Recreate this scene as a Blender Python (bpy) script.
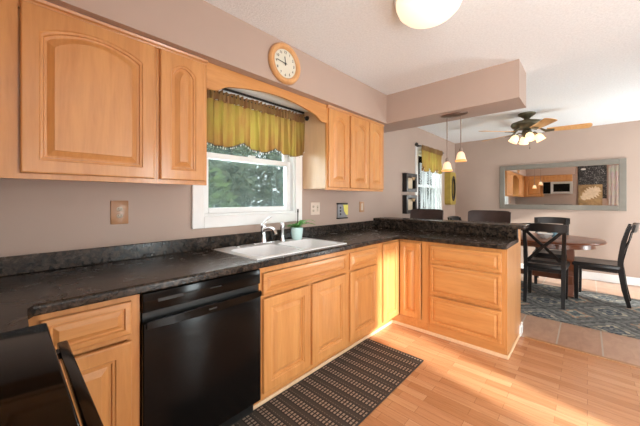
import bpy, bmesh, math, random
from mathutils import Vector, Matrix
random.seed(7)
PI = math.pi
for o in list(bpy.data.objects):
    bpy.data.objects.remove(o)
C = bpy.context.scene.collection
SC = bpy.context.scene

# ------------------------------------------------------------------ camera, sky, sun, daylight, exposure
cam_d = bpy.data.cameras.new('camera')
cam = bpy.data.objects.new('camera', cam_d); C.objects.link(cam)
cam_d.sensor_width = 36.0; cam_d.sensor_fit = 'HORIZONTAL'
cam_d.lens = 289.23 / 640 * 36.0
cam_d.shift_y = -(213 - 199.29) / 640
cam_d.clip_start = 0.02
cam.location = (0, 0, 1.273)
cam.rotation_euler = (PI / 2, 0, math.radians(42.75 - 90))
SC.camera = cam

world = bpy.data.worlds.new('world'); SC.world = world
world.use_nodes = True
bg = world.node_tree.nodes['Background']
bg.inputs[0].default_value = (0.88, 0.94, 1.0, 1); bg.inputs[1].default_value = 4.5

def light(name, kind, loc, energy, color=(1, 1, 1), rot=(0, 0, 0), **kw):
    d = bpy.data.lights.new(name, kind); d.energy = energy; d.color = color
    for k, v in kw.items(): setattr(d, k, v)
    o = bpy.data.objects.new(name, d); C.objects.link(o); o.location = loc; o.rotation_euler = rot
    return o
sun = light('sun', 'SUN', (2, -6, 6), 10.0, (1.0, 0.97, 0.94), angle=math.radians(2.5))
_d = Vector((0.225, 0.974, -0.37)).normalized()
sun.rotation_euler = _d.to_track_quat('-Z', 'Y').to_euler()
# daylight: open sky beyond the glazed doors in the right-hand wall and at the two windows, plus three added fill lamps
light('daylight_kitchen_door', 'AREA', (1.70, -2.02, 1.05), 42, (0.93, 0.97, 1.0), (PI / 2, 0, 0), shape='RECTANGLE', size=0.45, size_y=1.9)
light('fill_kitchen', 'AREA', (0.65, -1.86, 1.40), 5, (0.98, 0.98, 1.0), (math.radians(106), 0, math.radians(-30)), shape='RECTANGLE', size=1.2, size_y=1.0)  # added soft fill for the kitchen, set at an invented window
light('fill_left_opening', 'AREA', (-0.74, -1.37, 1.15), 70, (1.0, 0.985, 0.96), (math.radians(100), 0, math.radians(-98)), shape='RECTANGLE', size=0.75, size_y=1.8)  # added fill from the camera side for bulkhead and peninsula fronts
light('daylight_dining_door', 'AREA', (5.0, -2.12, 1.1), 38, (0.98, 0.99, 1.0), (PI / 2, 0, 0), shape='RECTANGLE', size=1.7, size_y=1.9)
light('fill_ceiling', 'AREA', (5.0, -2.5, 0.25), 85, (0.97, 0.98, 1.0), (math.radians(140), 0, 0), shape='RECTANGLE', size=1.6, size_y=0.9)  # added upward fill that brightens the ceiling
light('daylight_sink_window', 'AREA', (1.38, 2.45, 1.7), 32, (0.93, 0.98, 1.0), (-PI / 2, 0, 0), shape='RECTANGLE', size=0.9, size_y=0.9)
light('daylight_dining_window', 'AREA', (4.95, 2.4, 1.6), 7, (0.93, 0.98, 1.0), (-PI / 2, 0, 0), shape='RECTANGLE', size=1.0, size_y=1.1)
SC.view_settings.view_transform = 'Standard'
SC.view_settings.look = 'None'
SC.view_settings.gamma = 1.0
SC.view_settings.use_curve_mapping = False
SC.view_settings.exposure = 0.48
try:
    SC.cycles.use_denoising = True
    SC.cycles.max_bounces = 10; SC.cycles.diffuse_bounces = 5; SC.cycles.glossy_bounces = 4
    SC.cycles.transparent_max_bounces = 12
    SC.cycles.caustics_reflective = False; SC.cycles.caustics_refractive = False
    SC.cycles.sample_clamp_indirect = 6.0
except Exception:
    pass

# ------------------------------------------------------------------ materials
def srgb(r, g, b):
    f = lambda c: (c / 255 / 12.92) if c / 255 <= 0.04045 else ((c / 255 + 0.055) / 1.055) ** 2.4
    return (f(r), f(g), f(b), 1)

class NT:
    def __init__(self, name):
        self.m = bpy.data.materials.new(name); self.m.use_nodes = True
        self.t = self.m.node_tree; self.b = self.t.nodes['Principled BSDF']
    def n(self, typ, **kw):
        x = self.t.nodes.new(typ)
        for k, v in kw.items(): setattr(x, k, v)
        return x
    def l(self, a, b): self.t.links.new(a, b)
    def math(self, op, a, b=None, c=None):
        x = self.n('ShaderNodeMath', operation=op)
        for i, v in enumerate((a, b, c)):
            if v is None: continue
            if hasattr(v, 'links'): self.l(v, x.inputs[i])
            else: x.inputs[i].default_value = v
        return x.outputs[0]
    def coords(self, scale=(1, 1, 1), rot=(0, 0, 0), rand=False, loc=(0, 0, 0)):
        tc = self.n('ShaderNodeTexCoord'); mp = self.n('ShaderNodeMapping')
        mp.inputs['Scale'].default_value = scale; mp.inputs['Rotation'].default_value = rot
        mp.inputs['Location'].default_value = loc
        v = tc.outputs['Object']
        if rand:
            oi = self.n('ShaderNodeObjectInfo'); a = self.n('ShaderNodeVectorMath', operation='ADD')
            s = self.n('ShaderNodeMath', operation='MULTIPLY'); s.inputs[1].default_value = 37.0
            self.l(oi.outputs['Random'], s.inputs[0]); self.l(v, a.inputs[0]); self.l(s.outputs[0], a.inputs[1]); v = a.outputs[0]
        self.l(v, mp.inputs['Vector']); return mp.outputs['Vector']
    def noise(self, vec, scale, detail=3, rough=0.55, dist=0.0):
        x = self.n('ShaderNodeTexNoise'); self.l(vec, x.inputs['Vector'])
        x.inputs['Scale'].default_value = scale; x.inputs['Detail'].default_value = detail
        x.inputs['Roughness'].default_value = rough; x.inputs['Distortion'].default_value = dist
        return x.outputs['Fac']
    def ramp(self, fac, stops, interp='LINEAR'):
        x = self.n('ShaderNodeValToRGB'); x.color_ramp.interpolation = interp
        e = x.color_ramp.elements
        while len(e) < len(stops): e.new(0.5)
        for i, (p, c) in enumerate(stops):
            e[i].position = p; e[i].color = c if len(c) == 4 else (*c, 1)
        self.l(fac, x.inputs['Fac']); return x.outputs['Color']
    def mix(self, fac, a, b, blend='MIX'):
        x = self.n('ShaderNodeMix', data_type='RGBA', blend_type=blend)
        for s, v in ((x.inputs[0], fac), (x.inputs[6], a), (x.inputs[7], b)):
            if hasattr(v, 'links'): self.l(v, s)
            else: s.default_value = v
        return x.outputs[2]
    def bump(self, h, strength=0.2, dist=0.01):
        x = self.n('ShaderNodeBump'); x.inputs['Strength'].default_value = strength; x.inputs['Distance'].default_value = dist
        self.l(h, x.inputs['Height']); self.l(x.outputs[0], self.b.inputs['Normal'])
    def col(self, c):
        if hasattr(c, 'links'): self.l(c, self.b.inputs['Base Color'])
        else: self.b.inputs['Base Color'].default_value = c
    def set(self, rough=None, metal=None, coat=None, emit=None, es=1, spec=None):
        if rough is not None: self.b.inputs['Roughness'].default_value = rough
        if metal is not None: self.b.inputs['Metallic'].default_value = metal
        if coat is not None: self.b.inputs['Coat Weight'].default_value = coat; self.b.inputs['Coat Roughness'].default_value = 0.15
        if spec is not None: self.b.inputs['Specular IOR Level'].default_value = spec
        if emit is not None: self.b.inputs['Emission Color'].default_value = emit; self.b.inputs['Emission Strength'].default_value = es
        return self.m

def flat(name, c, rough=0.5, metal=0.0, var=0.06, **kw):
    m = NT(name); f = m.noise(m.coords(), 14, 3)
    a = tuple(min(1, x * (1 - var)) for x in c[:3]) + (1,); b = tuple(min(1, x * (1 + var)) for x in c[:3]) + (1,)
    m.col(m.ramp(f, [(0.3, a), (0.7, b)])); return m.set(rough, metal, **kw)

def wood(name, base, dark, axis='Z', rough=0.33, coat=0.25, fine=1.0, rand=True):
    m = NT(name)
    sc = {'Z': (9, 9, 0.9), 'X': (0.9, 9, 9), 'Y': (9, 0.9, 9)}[axis]
    v = m.coords(tuple(x * fine for x in sc), rand=rand)
    f1 = m.noise(v, 1.1, 4, 0.6, 1.2); f2 = m.noise(v, 6, 3, 0.6, 0.4)
    v2 = m.coords((2.2, 2.2, 2.2), rand=rand); f3 = m.noise(v2, 1.6, 2)
    c = m.ramp(f1, [(0.32, dark), (0.62, base)])
    c2 = m.ramp(f2, [(0.25, tuple(x * 0.86 for x in dark[:3]) + (1,)), (0.6, base)])
    c = m.mix(0.35, c, c2)
    lt = tuple(min(1, x * 1.12) for x in base[:3]) + (1,)
    c = m.mix(m.math('MULTIPLY', f3, 0.35), c, lt)
    m.col(c); m.bump(f2, 0.03, 0.002)
    return m.set(rough, 0, coat)

MB = (0.60, 0.285, 0.094, 1); MD = (0.43, 0.165, 0.042, 1)
maple_v = wood('maple_grain_upright', MB, MD, 'Z')
maple_x = wood('maple_grain_along_wall', MB, MD, 'X')
maple_y = wood('maple_grain_along_peninsula', MB, MD, 'Y')
maple_pale = wood('pale_maple_veneer', (0.78, 0.56, 0.35, 1), (0.70, 0.48, 0.29, 1), 'Z')
wood_light = wood('clock_wood', (0.66, 0.36, 0.15, 1), (0.52, 0.25, 0.09, 1), 'Z')
wood_plate = wood('plate_wood', (0.42, 0.21, 0.095, 1), (0.34, 0.16, 0.065, 1), 'Z')
wood_table = wood('table_cherry', (0.17, 0.052, 0.020, 1), (0.09, 0.026, 0.011, 1), 'Y', rough=0.28, coat=0.1)
wood_blade = wood('fan_blade_oak', (0.70, 0.36, 0.12, 1), (0.55, 0.25, 0.07, 1), 'X', rough=0.35)

def mk_wall(name='taupe_paint', c=(0.43, 0.32, 0.262, 1)):
    m = NT(name); f = m.noise(m.coords(), 2.0, 3); g = m.noise(m.coords(), 160, 2)
    m.col(m.ramp(f, [(0.3, tuple(x * 0.97 for x in c[:3]) + (1,)), (0.7, tuple(min(1, x * 1.03) for x in c[:3]) + (1,))]))
    m.bump(g, 0.08, 0.002); return m.set(0.55)
wall_m = mk_wall()
def mk_ceiling():
    m = NT('popcorn_ceiling'); v = m.coords()
    f = m.noise(v, 70, 4, 0.7); g = m.noise(v, 150, 2, 0.7)
    h = m.math('ADD', f, m.math('MULTIPLY', g, 0.6))
    m.col(m.ramp(f, [(0.35, (0.79, 0.81, 0.82, 1)), (0.62, (0.87, 0.89, 0.90, 1))]))
    m.bump(h, 0.35, 0.02); return m.set(0.9)
ceil_m = mk_ceiling()
white_m = flat('white_paint', (0.80, 0.80, 0.79, 1), 0.35, var=0.02)
vinyl_m = flat('white_vinyl', (0.78, 0.80, 0.80, 1), 0.3, var=0.02)

def mk_counter():
    m = NT('dark_laminate'); v = m.coords()
    f = m.noise(v, 6.5, 6, 0.72, 1.6); g = m.noise(v, 34, 4, 0.75, 0.8); k = m.noise(m.coords((1, 3, 3)), 22, 5, 0.7, 2.0)
    c = m.ramp(f, [(0.38, (0.008, 0.007, 0.006, 1)), (0.50, (0.015, 0.012, 0.010, 1)), (0.66, (0.055, 0.037, 0.026, 1))])
    c2 = m.ramp(g, [(0.46, (0.004, 0.004, 0.004, 1)), (0.60, (0.115, 0.080, 0.055, 1))])
    c = m.mix(0.42, c, c2)
    c = m.mix(m.ramp(k, [(0.60, (0, 0, 0, 1)), (0.68, (0.5, 0.5, 0.5, 1))]), c, (0.17, 0.125, 0.09, 1))
    m.col(c); m.bump(g, 0.08, 0.003)
    m.l(m.ramp(f, [(0.3, (0.18, 0.18, 0.18, 1)), (0.7, (0.30, 0.30, 0.30, 1))]), m.b.inputs['Roughness']); m.set(spec=0.33)
    return m.m
counter_m = mk_counter()

def mk_floor():
    m = NT('oak_strip_floor'); v = m.coords((1, 1, 1), (0, 0, PI / 2))
    br = m.n('ShaderNodeTexBrick'); m.l(v, br.inputs['Vector'])
    br.offset = 0.37; br.offset_frequency = 2; br.squash = 1.0
    br.inputs['Color1'].default_value = (0, 0, 0, 1); br.inputs['Color2'].default_value = (1, 1, 1, 1)
    br.inputs['Mortar'].default_value = (0.1, 0.1, 0.1, 1)
    br.inputs['Scale'].default_value = 1.0; br.inputs['Mortar Size'].default_value = 0.0008
    br.inputs['Brick Width'].default_value = 0.38; br.inputs['Row Height'].default_value = 0.066
    tone = m.ramp(br.outputs['Color'], [(0.0, (0.46, 0.205, 0.092, 1)), (0.35, (0.53, 0.250, 0.118, 1)), (0.7, (0.58, 0.290, 0.142, 1)), (1.0, (0.62, 0.335, 0.175, 1))])
    gv = m.coords((26, 1.6, 1)); g = m.noise(gv, 2.2, 5, 0.65, 0.7)
    grain = m.ramp(g, [(0.3, (0.74, 0.68, 0.62, 1)), (0.62, (1, 1, 1, 1))])
    c = m.mix(0.75, tone, grain, 'MULTIPLY')
    c = m.mix(br.outputs['Fac'], c, (0.20, 0.09, 0.04, 1))
    m.col(c); m.bump(g, 0.03, 0.002)
    return m.set(0.27, 0, 0.15)
floor_m = mk_floor()

def mk_tile():
    m = NT('stone_tile'); v = m.coords((1, 1, 1), loc=(-0.005, 0.095, 0))
    br = m.n('ShaderNodeTexBrick'); m.l(v, br.inputs['Vector']); br.offset = 0.0
    br.inputs['Color1'].default_value = (0.45, 0.265, 0.180, 1); br.inputs['Color2'].default_value = (0.54, 0.335, 0.235, 1)
    br.inputs['Mortar'].default_value = (0.50, 0.44, 0.38, 1)
    br.inputs['Scale'].default_value = 1.0; br.inputs['Mortar Size'].default_value = 0.006
    br.inputs['Brick Width'].default_value = 0.65; br.inputs['Row Height'].default_value = 0.295
    f = m.noise(m.coords((2, 5, 1)), 3, 5, 0.65, 0.8)
    c = m.mix(0.5, br.outputs['Color'], m.ramp(f, [(0.3, (0.58, 0.50, 0.46, 1)), (0.65, (1, 1, 1, 1))]), 'MULTIPLY')
    m.col(c); m.bump(br.outputs['Fac'], -0.2, 0.003)
    return m.set(0.33)
tile_m = mk_tile()

def mk_mat():
    m = NT('woven_runner'); tc = m.n('ShaderNodeTexCoord'); sp = m.n('ShaderNodeSeparateXYZ'); m.l(tc.outputs['Object'], sp.inputs[0])
    x, y = sp.outputs[0], sp.outputs[1]
    p = m.math('FRACT', m.math('MULTIPLY', x, 1 / 0.098))
    dark = (0.032, 0.024, 0.019, 1); lite = (0.36, 0.27, 0.20, 1); mid = (0.062, 0.046, 0.035, 1)
    dash = m.math('GREATER_THAN', m.math('FRACT', m.math('MULTIPLY', y, 1 / 0.0235)), 0.45)
    in1 = m.math('MULTIPLY', m.math('GREATER_THAN', p, 0.08), m.math('LESS_THAN', p, 0.27))
    in2 = m.math('MULTIPLY', m.math('GREATER_THAN', p, 0.33), m.math('LESS_THAN', p, 0.52))
    dot = m.math('MULTIPLY', m.math('GREATER_THAN', p, 0.71), m.math('LESS_THAN', p, 0.76))
    dot = m.math('MULTIPLY', dot, m.math('GREATER_THAN', m.math('FRACT', m.math('MULTIPLY', y, 1 / 0.018)), 0.5))
    k = m.math('MULTIPLY', m.math('ADD', in1, in2), dash)
    band = m.math('GREATER_THAN', p, 0.6)
    c = m.mix(band, dark, mid); c = m.mix(k, c, lite); c = m.mix(m.math('MULTIPLY', dot, 0.5), c, lite)
    n = m.noise(tc.outputs['Object'], 220, 2); c = m.mix(0.3, c, m.ramp(n, [(0.3, (0.5, 0.5, 0.5, 1)), (0.7, (1, 1, 1, 1))]), 'MULTIPLY')
    m.col(c); m.bump(n, 0.4, 0.004); return m.set(0.9)
mat_m = mk_mat()

def mk_rug():
    m = NT('medallion_rug'); tc = m.n('ShaderNodeTexCoord')
    nz = m.n('ShaderNodeTexNoise'); nz.inputs['Scale'].default_value = 9; m.l(tc.outputs['Object'], nz.inputs['Vector'])
    ad = m.n('ShaderNodeVectorMath', operation='MULTIPLY_ADD'); m.l(nz.outputs['Color'], ad.inputs[0]); ad.inputs[1].default_value = (0.05, 0.05, 0); m.l(tc.outputs['Object'], ad.inputs[2])
    sp = m.n('ShaderNodeSeparateXYZ'); m.l(ad.outputs[0], sp.inputs[0])
    def tri(s, per):
        return m.math('MULTIPLY', m.math('ABSOLUTE', m.math('SUBTRACT', m.math('FRACT', m.math('MULTIPLY', s, 1 / per)), 0.5)), 2.0)
    u, v = tri(sp.outputs[0], 0.62), tri(sp.outputs[1], 0.56)
    w = m.math('MULTIPLY', m.math('ABSOLUTE', m.math('SINE', m.math('MULTIPLY', sp.outputs[0], 42))), 0.10)
    d = m.math('MULTIPLY', m.math('ADD', m.math('ADD', u, v), w), 0.5)
    navy, cream, rust, slate, char, teal, pale = (0.035, 0.046, 0.062, 1), (0.38, 0.32, 0.24, 1), (0.36, 0.18, 0.09, 1), (0.105, 0.103, 0.098, 1), (0.042, 0.040, 0.038, 1), (0.075, 0.115, 0.115, 1), (0.19, 0.18, 0.165, 1)
    c = m.ramp(d, [(0.0, navy), (0.12, teal), (0.17, cream), (0.24, rust), (0.28, slate), (0.36, char), (0.42, pale), (0.47, slate), (0.55, char), (0.62, pale), (0.70, slate), (0.76, cream), (0.82, navy), (0.90, pale), (0.95, navy)], 'CONSTANT')
    f = m.noise(tc.outputs['Object'], 13, 4, 0.7); g = m.noise(tc.outputs['Object'], 45, 3, 0.7)
    c = m.mix(m.ramp(f, [(0.45, (0, 0, 0, 1)), (0.55, (0.45, 0.45, 0.45, 1))]), c, char)
    c = m.mix(m.ramp(g, [(0.50, (0, 0, 0, 1)), (0.60, (0.4, 0.4, 0.4, 1))]), c, pale)
    m.col(c); m.bump(g, 0.3, 0.004); return m.set(0.95)
rug_m = mk_rug()

black_gloss = flat('black_gloss', (0.003, 0.003, 0.003, 1), 0.12, var=0.1, spec=0.18)
black_glass = flat('black_glass', (0.002, 0.002, 0.002, 1), 0.06, var=0.1, spec=0.22)
black_glass.node_tree.nodes['Principled BSDF'].inputs['IOR'].default_value = 1.28
black_satin = flat('black_satin', (0.004, 0.0034, 0.0032, 1), 0.2, var=0.1, spec=0.16)
black_plastic = flat('black_plastic', (0.006, 0.006, 0.006, 1), 0.4, var=0.1)
black_paint = flat('black_chair_paint', (0.008, 0.007, 0.007, 1), 0.3, var=0.15, spec=0.4)
leather = flat('brown_leather', (0.040, 0.024, 0.022, 1), 0.38, var=0.2)
chrome = flat('chrome', (0.85, 0.87, 0.9, 1), 0.12, 1.0, var=0.01)
steel = flat('stainless', (0.55, 0.54, 0.52, 1), 0.3, 1.0, var=0.03)
sink_m = flat('satin_sink', (0.86, 0.87, 0.88, 1), 0.18, 0.0, var=0.01)
drain_m = flat('drain_steel', (0.35, 0.35, 0.36, 1), 0.3, 1.0)
dark_slot = flat('dark_slot', (0.02, 0.017, 0.015, 1), 0.6)
ivory = flat('ivory_plastic', (0.55, 0.45, 0.34, 1), 0.35, var=0.02)
cream_plate = flat('cream_plate', (0.70, 0.58, 0.48, 1), 0.35, var=0.02)
grey_plastic = flat('grey_plastic', (0.26, 0.25, 0.26, 1), 0.4, var=0.04)
yellow_m = flat('yellow_note', (0.80, 0.72, 0.16, 1), 0.6, var=0.04)
bronze = flat('antique_bronze', (0.115, 0.10, 0.062, 1), 0.4, 0.5, var=0.2)
nickel = flat('brushed_bronze', (0.30, 0.22, 0.18, 1), 0.35, 0.8, var=0.1)
iron = flat('dark_iron', (0.03, 0.025, 0.022, 1), 0.4, 0.5)
clock_face_m = flat('clock_face', (0.66, 0.63, 0.52, 1), 0.3, var=0.02)
mint = flat('mint_glaze', (0.62, 0.84, 0.82, 1), 0.25, var=0.02)
leaf_m = flat('plant_leaf', (0.09, 0.33, 0.05, 1), 0.4, var=0.3)
soil_m = flat('soil', (0.03, 0.02, 0.015, 1), 0.9)
frame_grey = flat('grey_green_frame', (0.19, 0.168, 0.138, 1), 0.5, var=0.06)
olive_m = flat('olive_frame', (0.40, 0.28, 0.05, 1), 0.45, var=0.12)
gold_m = flat('aged_gold', (0.45, 0.30, 0.16, 1), 0.5, var=0.2)
parch_m = flat('parchment', (0.62, 0.50, 0.35, 1), 0.7, var=0.12)
blue_glaze = flat('blue_glaze', (0.16, 0.30, 0.38, 1), 0.2, var=0.1)
porcelain = flat('porcelain', (0.78, 0.78, 0.76, 1), 0.2, var=0.02)
grass_m = flat('lawn', (0.10, 0.22, 0.05, 1), 0.9, var=0.4)
bark_m = flat('bark', (0.08, 0.06, 0.045, 1), 0.9, var=0.3)
fleck_m = None
def mk_fleck():
    m = NT('flecked_black'); f = m.noise(m.coords((1, 2.2, 2.2), (0.5, 0, 0)), 9, 5, 0.7, 1.5)
    m.col(m.ramp(f, [(0.48, (0.006, 0.006, 0.006, 1)), (0.55, (0.02, 0.02, 0.02, 1)), (0.62, (0.30, 0.29, 0.28, 1))])); return m.set(0.35)
fleck_m = mk_fleck()
def mk_foliage(name, a, b):
    m = NT(name); f = m.noise(m.coords(), 9, 4, 0.7)
    c = m.ramp(f, [(0.3, a), (0.7, b)]); m.col(c); m.set(0.6)
    tr = m.n('ShaderNodeBsdfTranslucent'); m.l(c, tr.inputs[0]); mx = m.n('ShaderNodeMixShader'); mx.inputs[0].default_value = 0.35
    m.l(m.b.outputs[0], mx.inputs[1]); m.l(tr.outputs[0], mx.inputs[2]); m.l(mx.outputs[0], m.t.nodes['Material Output'].inputs[0]); return m.m
fol_a = mk_foliage('foliage_grey_green', (0.05, 0.072, 0.042, 1), (0.15, 0.185, 0.11, 1))
fol_b = mk_foliage('foliage_bright', (0.10, 0.18, 0.05, 1), (0.26, 0.36, 0.12, 1))
def mk_glass():
    m = NT('window_glass'); t = m.n('ShaderNodeBsdfTransparent'); t.inputs[0].default_value = (0.93, 0.96, 0.95, 1)
    g = m.n('ShaderNodeBsdfGlossy'); g.inputs['Roughness'].default_value = 0.02
    fr = m.n('ShaderNodeFresnel'); fr.inputs[0].default_value = 1.1
    mx = m.n('ShaderNodeMixShader'); m.l(fr.outputs[0], mx.inputs[0]); m.l(t.outputs[0], mx.inputs[1]); m.l(g.outputs[0], mx.inputs[2])
    m.l(mx.outputs[0], m.t.nodes['Material Output'].inputs[0]); return m.m
glass_m = mk_glass()
def mk_screen():
    m = NT('insect_screen'); t = m.n('ShaderNodeBsdfTransparent'); d = m.n('ShaderNodeBsdfDiffuse'); d.inputs[0].default_value = (0.16, 0.19, 0.185, 1)
    mx = m.n('ShaderNodeMixShader'); mx.inputs[0].default_value = 0.45
    m.l(t.outputs[0], mx.inputs[1]); m.l(d.outputs[0], mx.inputs[2]); m.l(mx.outputs[0], m.t.nodes['Material Output'].inputs[0]); return m.m
screen_m = mk_screen()
def mk_cloth(name, a, b, tc):
    m = NT(name); f = m.noise(m.coords((9, 1, 3)), 1.3, 3); c = m.ramp(f, [(0.3, a), (0.7, b)]); m.col(c); m.set(0.8)
    tr = m.n('ShaderNodeBsdfTranslucent'); m.l(m.ramp(f, [(0.35, tuple(q * k for q, k in zip(tc[:3], (1.1, 0.78, 1.1))) + (1,)), (0.65, tuple(q * k for q, k in zip(tc[:3], (1.0, 1.2, 1.0))) + (1,))]), tr.inputs[0])
    mx = m.n('ShaderNodeMixShader'); mx.inputs[0].default_value = 0.5
    m.l(m.b.outputs[0], mx.inputs[1]); m.l(tr.outputs[0], mx.inputs[2]); m.l(mx.outputs[0], m.t.nodes['Material Output'].inputs[0]); return m.m
cloth_m = mk_cloth('gold_green_cloth', (0.24, 0.125, 0.04, 1), (0.34, 0.21, 0.06, 1), (0.36, 0.24, 0.045, 1))
ruffle_m = mk_cloth('brown_gathered_cloth', (0.26, 0.14, 0.06, 1), (0.36, 0.21, 0.09, 1), (0.30, 0.17, 0.06, 1))  # header browner than the body cloth, for the light lost in its gathers
def mk_veil():
    m = NT('white_veil'); t = m.n('ShaderNodeBsdfTransparent'); d = m.n('ShaderNodeBsdfTranslucent'); d.inputs[0].default_value = (0.8, 0.82, 0.82, 1)
    e = m.n('ShaderNodeBsdfDiffuse'); e.inputs[0].default_value = (0.8, 0.82, 0.82, 1)
    a = m.n('ShaderNodeMixShader'); a.inputs[0].default_value = 0.5; m.l(d.outputs[0], a.inputs[1]); m.l(e.outputs[0], a.inputs[2])
    f = m.noise(m.coords((16, 1, 0.6)), 2.2, 2); mx = m.n('ShaderNodeMixShader'); m.l(m.ramp(f, [(0.35, (0.12, 0.12, 0.12, 1)), (0.65, (0.62, 0.62, 0.62, 1))]), mx.inputs[0])
    m.l(t.outputs[0], mx.inputs[1]); m.l(a.outputs[0], mx.inputs[2]); m.l(mx.outputs[0], m.t.nodes['Material Output'].inputs[0]); return m.m
veil_m = mk_veil()
fringe_m = flat('white_fringe', (0.75, 0.75, 0.72, 1), 0.7)
sheer_m = mk_cloth('white_curtain_cloth', (0.6, 0.57, 0.52, 1), (0.7, 0.67, 0.62, 1), (0.7, 0.68, 0.64, 1))
def mk_emit(name, c, s, base=(0.9, 0.85, 0.75, 1)):
    m = NT(name); m.col(base); return m.set(0.3, emit=c, es=s)
dome_m = mk_emit('lit_dome_glass', (1.0, 0.78, 0.55, 1), 0.7, (0.8, 0.75, 0.68, 1))
bulb_m = mk_emit('lit_frosted_glass', (1.0, 0.70, 0.38, 1), 1.15, (0.7, 0.55, 0.38, 1))
pend_m = mk_emit('lit_pendant_glass', (1.0, 0.66, 0.38, 1), 0.7, (0.55, 0.42, 0.3, 1))
amber_m = mk_emit('amber_glass_rim', (1.0, 0.42, 0.12, 1), 0.5, (0.6, 0.3, 0.1, 1))
screen_lit = mk_emit('microwave_lamp', (1.0, 0.8, 0.55, 1), 3.0)
def mk_mirror():
    m = NT('mirror_silver'); m.col((0.92, 0.93, 0.92, 1)); return m.set(0.005, 1.0)
mirror_m = mk_mirror()
def mk_leafart():
    m = NT('leaf_print'); f = m.noise(m.coords(), 7, 4)
    m.col(m.ramp(f, [(0.3, (0.20, 0.12, 0.05, 1)), (0.6, (0.36, 0.24, 0.11, 1))])); return m.set(0.6)
leafart_m = mk_leafart()

# ------------------------------------------------------------------ mesh helpers
class M:
    def __init__(self): self.bm = bmesh.new()
    def box(self, x0, x1, y0, y1, z0, z1, bev=0.0, seg=2, rot=None):
        t = bmesh.new(); bmesh.ops.create_cube(t, size=1)
        for v in t.verts:
            v.co = Vector(((x0 + x1) / 2 + v.co.x * (x1 - x0), (y0 + y1) / 2 + v.co.y * (y1 - y0), (z0 + z1) / 2 + v.co.z * (z1 - z0)))
        if bev: bmesh.ops.bevel(t, geom=list(t.edges), offset=bev, segments=seg, affect='EDGES', profile=0.5)
        if rot is not None: bmesh.ops.transform(t, matrix=rot, verts=t.verts)
        self._add(t); return self
    def _add(self, t):
        me = bpy.data.meshes.new('tmp'); t.to_mesh(me); t.free(); self.bm.from_mesh(me); bpy.data.meshes.remove(me)
    def loops(self, loops, cap0=True, cap1=True, closed=True):
        vs = [[self.bm.verts.new(p) for p in l] for l in loops]
        n = len(vs[0])
        for a, b in zip(vs, vs[1:]):
            for i in range(n if closed else n - 1):
                j = (i + 1) % n
                try: self.bm.faces.new((a[i], a[j], b[j], b[i]))
                except ValueError: pass
        if cap0: self.bm.faces.new(list(reversed(vs[0])))
        if cap1: self.bm.faces.new(vs[-1])
        return self
    def lathe(self, prof, c=(0, 0, 0), seg=28, axis=None, sx=1, sy=1, cap=True):
        R = Matrix.Identity(3) if axis is None else Vector((0, 0, 1)).rotation_difference(Vector(axis)).to_matrix()
        c = Vector(c)
        ls = [[c + R @ Vector((r * sx * math.cos(2 * PI * i / seg), r * sy * math.sin(2 * PI * i / seg), z)) for i in range(seg)] for r, z in prof]
        return self.loops(ls, cap, cap)
    def cyl(self, p0, p1, r0, r1=None, seg=14):
        p0, p1 = Vector(p0), Vector(p1); d = p1 - p0
        return self.lathe([(r0, 0), (r0 if r1 is None else r1, d.length)], p0, seg, d)
    def tube(self, pts, r, seg=10):
        pts = [Vector(p) for p in pts]; ls = []; n = None
        for i, p in enumerate(pts):
            d = (pts[min(i + 1, len(pts) - 1)] - pts[max(i - 1, 0)]).normalized()
            if n is None:
                n = d.orthogonal().normalized()
            n = (n - d * n.dot(d)).normalized(); b = d.cross(n)
            rr = r[i] if isinstance(r, (list, tuple)) else r
            ls.append([p + (n * math.cos(2 * PI * k / seg) + b * math.sin(2 * PI * k / seg)) * rr for k in range(seg)])
        return self.loops(ls)
    def bar(self, p0, p1, w, t, up=(0, 0, 1), bev=0.0):
        p0, p1 = Vector(p0), Vector(p1); d = (p1 - p0); L = d.length; d.normalize()
        s = d.cross(Vector(up)).normalized(); u = s.cross(d)
        m = Matrix(((d.x, s.x, u.x, p0.x), (d.y, s.y, u.y, p0.y), (d.z, s.z, u.z, p0.z), (0, 0, 0, 1)))
        return self.box(0, L, -w / 2, w / 2, -t / 2, t / 2, bev, 1, m)
    def sweep(self, path, w, t, side=(0, 1, 0)):     # rectangular section along a path; w along side
        path = [Vector(p) for p in path]; s = Vector(side).normalized(); ls = []
        for i, p in enumerate(path):
            d = (path[min(i + 1, len(path) - 1)] - path[max(i - 1, 0)]).normalized(); q = d.cross(s).normalized()
            ww = w[i] if isinstance(w, (list, tuple)) else w; tt = t[i] if isinstance(t, (list, tuple)) else t
            ls.append([p + s * ww / 2 + q * tt / 2, p - s * ww / 2 + q * tt / 2, p - s * ww / 2 - q * tt / 2, p + s * ww / 2 - q * tt / 2])
        return self.loops(ls)
    def prism(self, poly, f0, f1):
        return self.loops([[f0(p) for p in poly], [f1(p) for p in poly]])
    def quad(self, *p):
        self.bm.faces.new([self.bm.verts.new(x) for x in p]); return self

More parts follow.
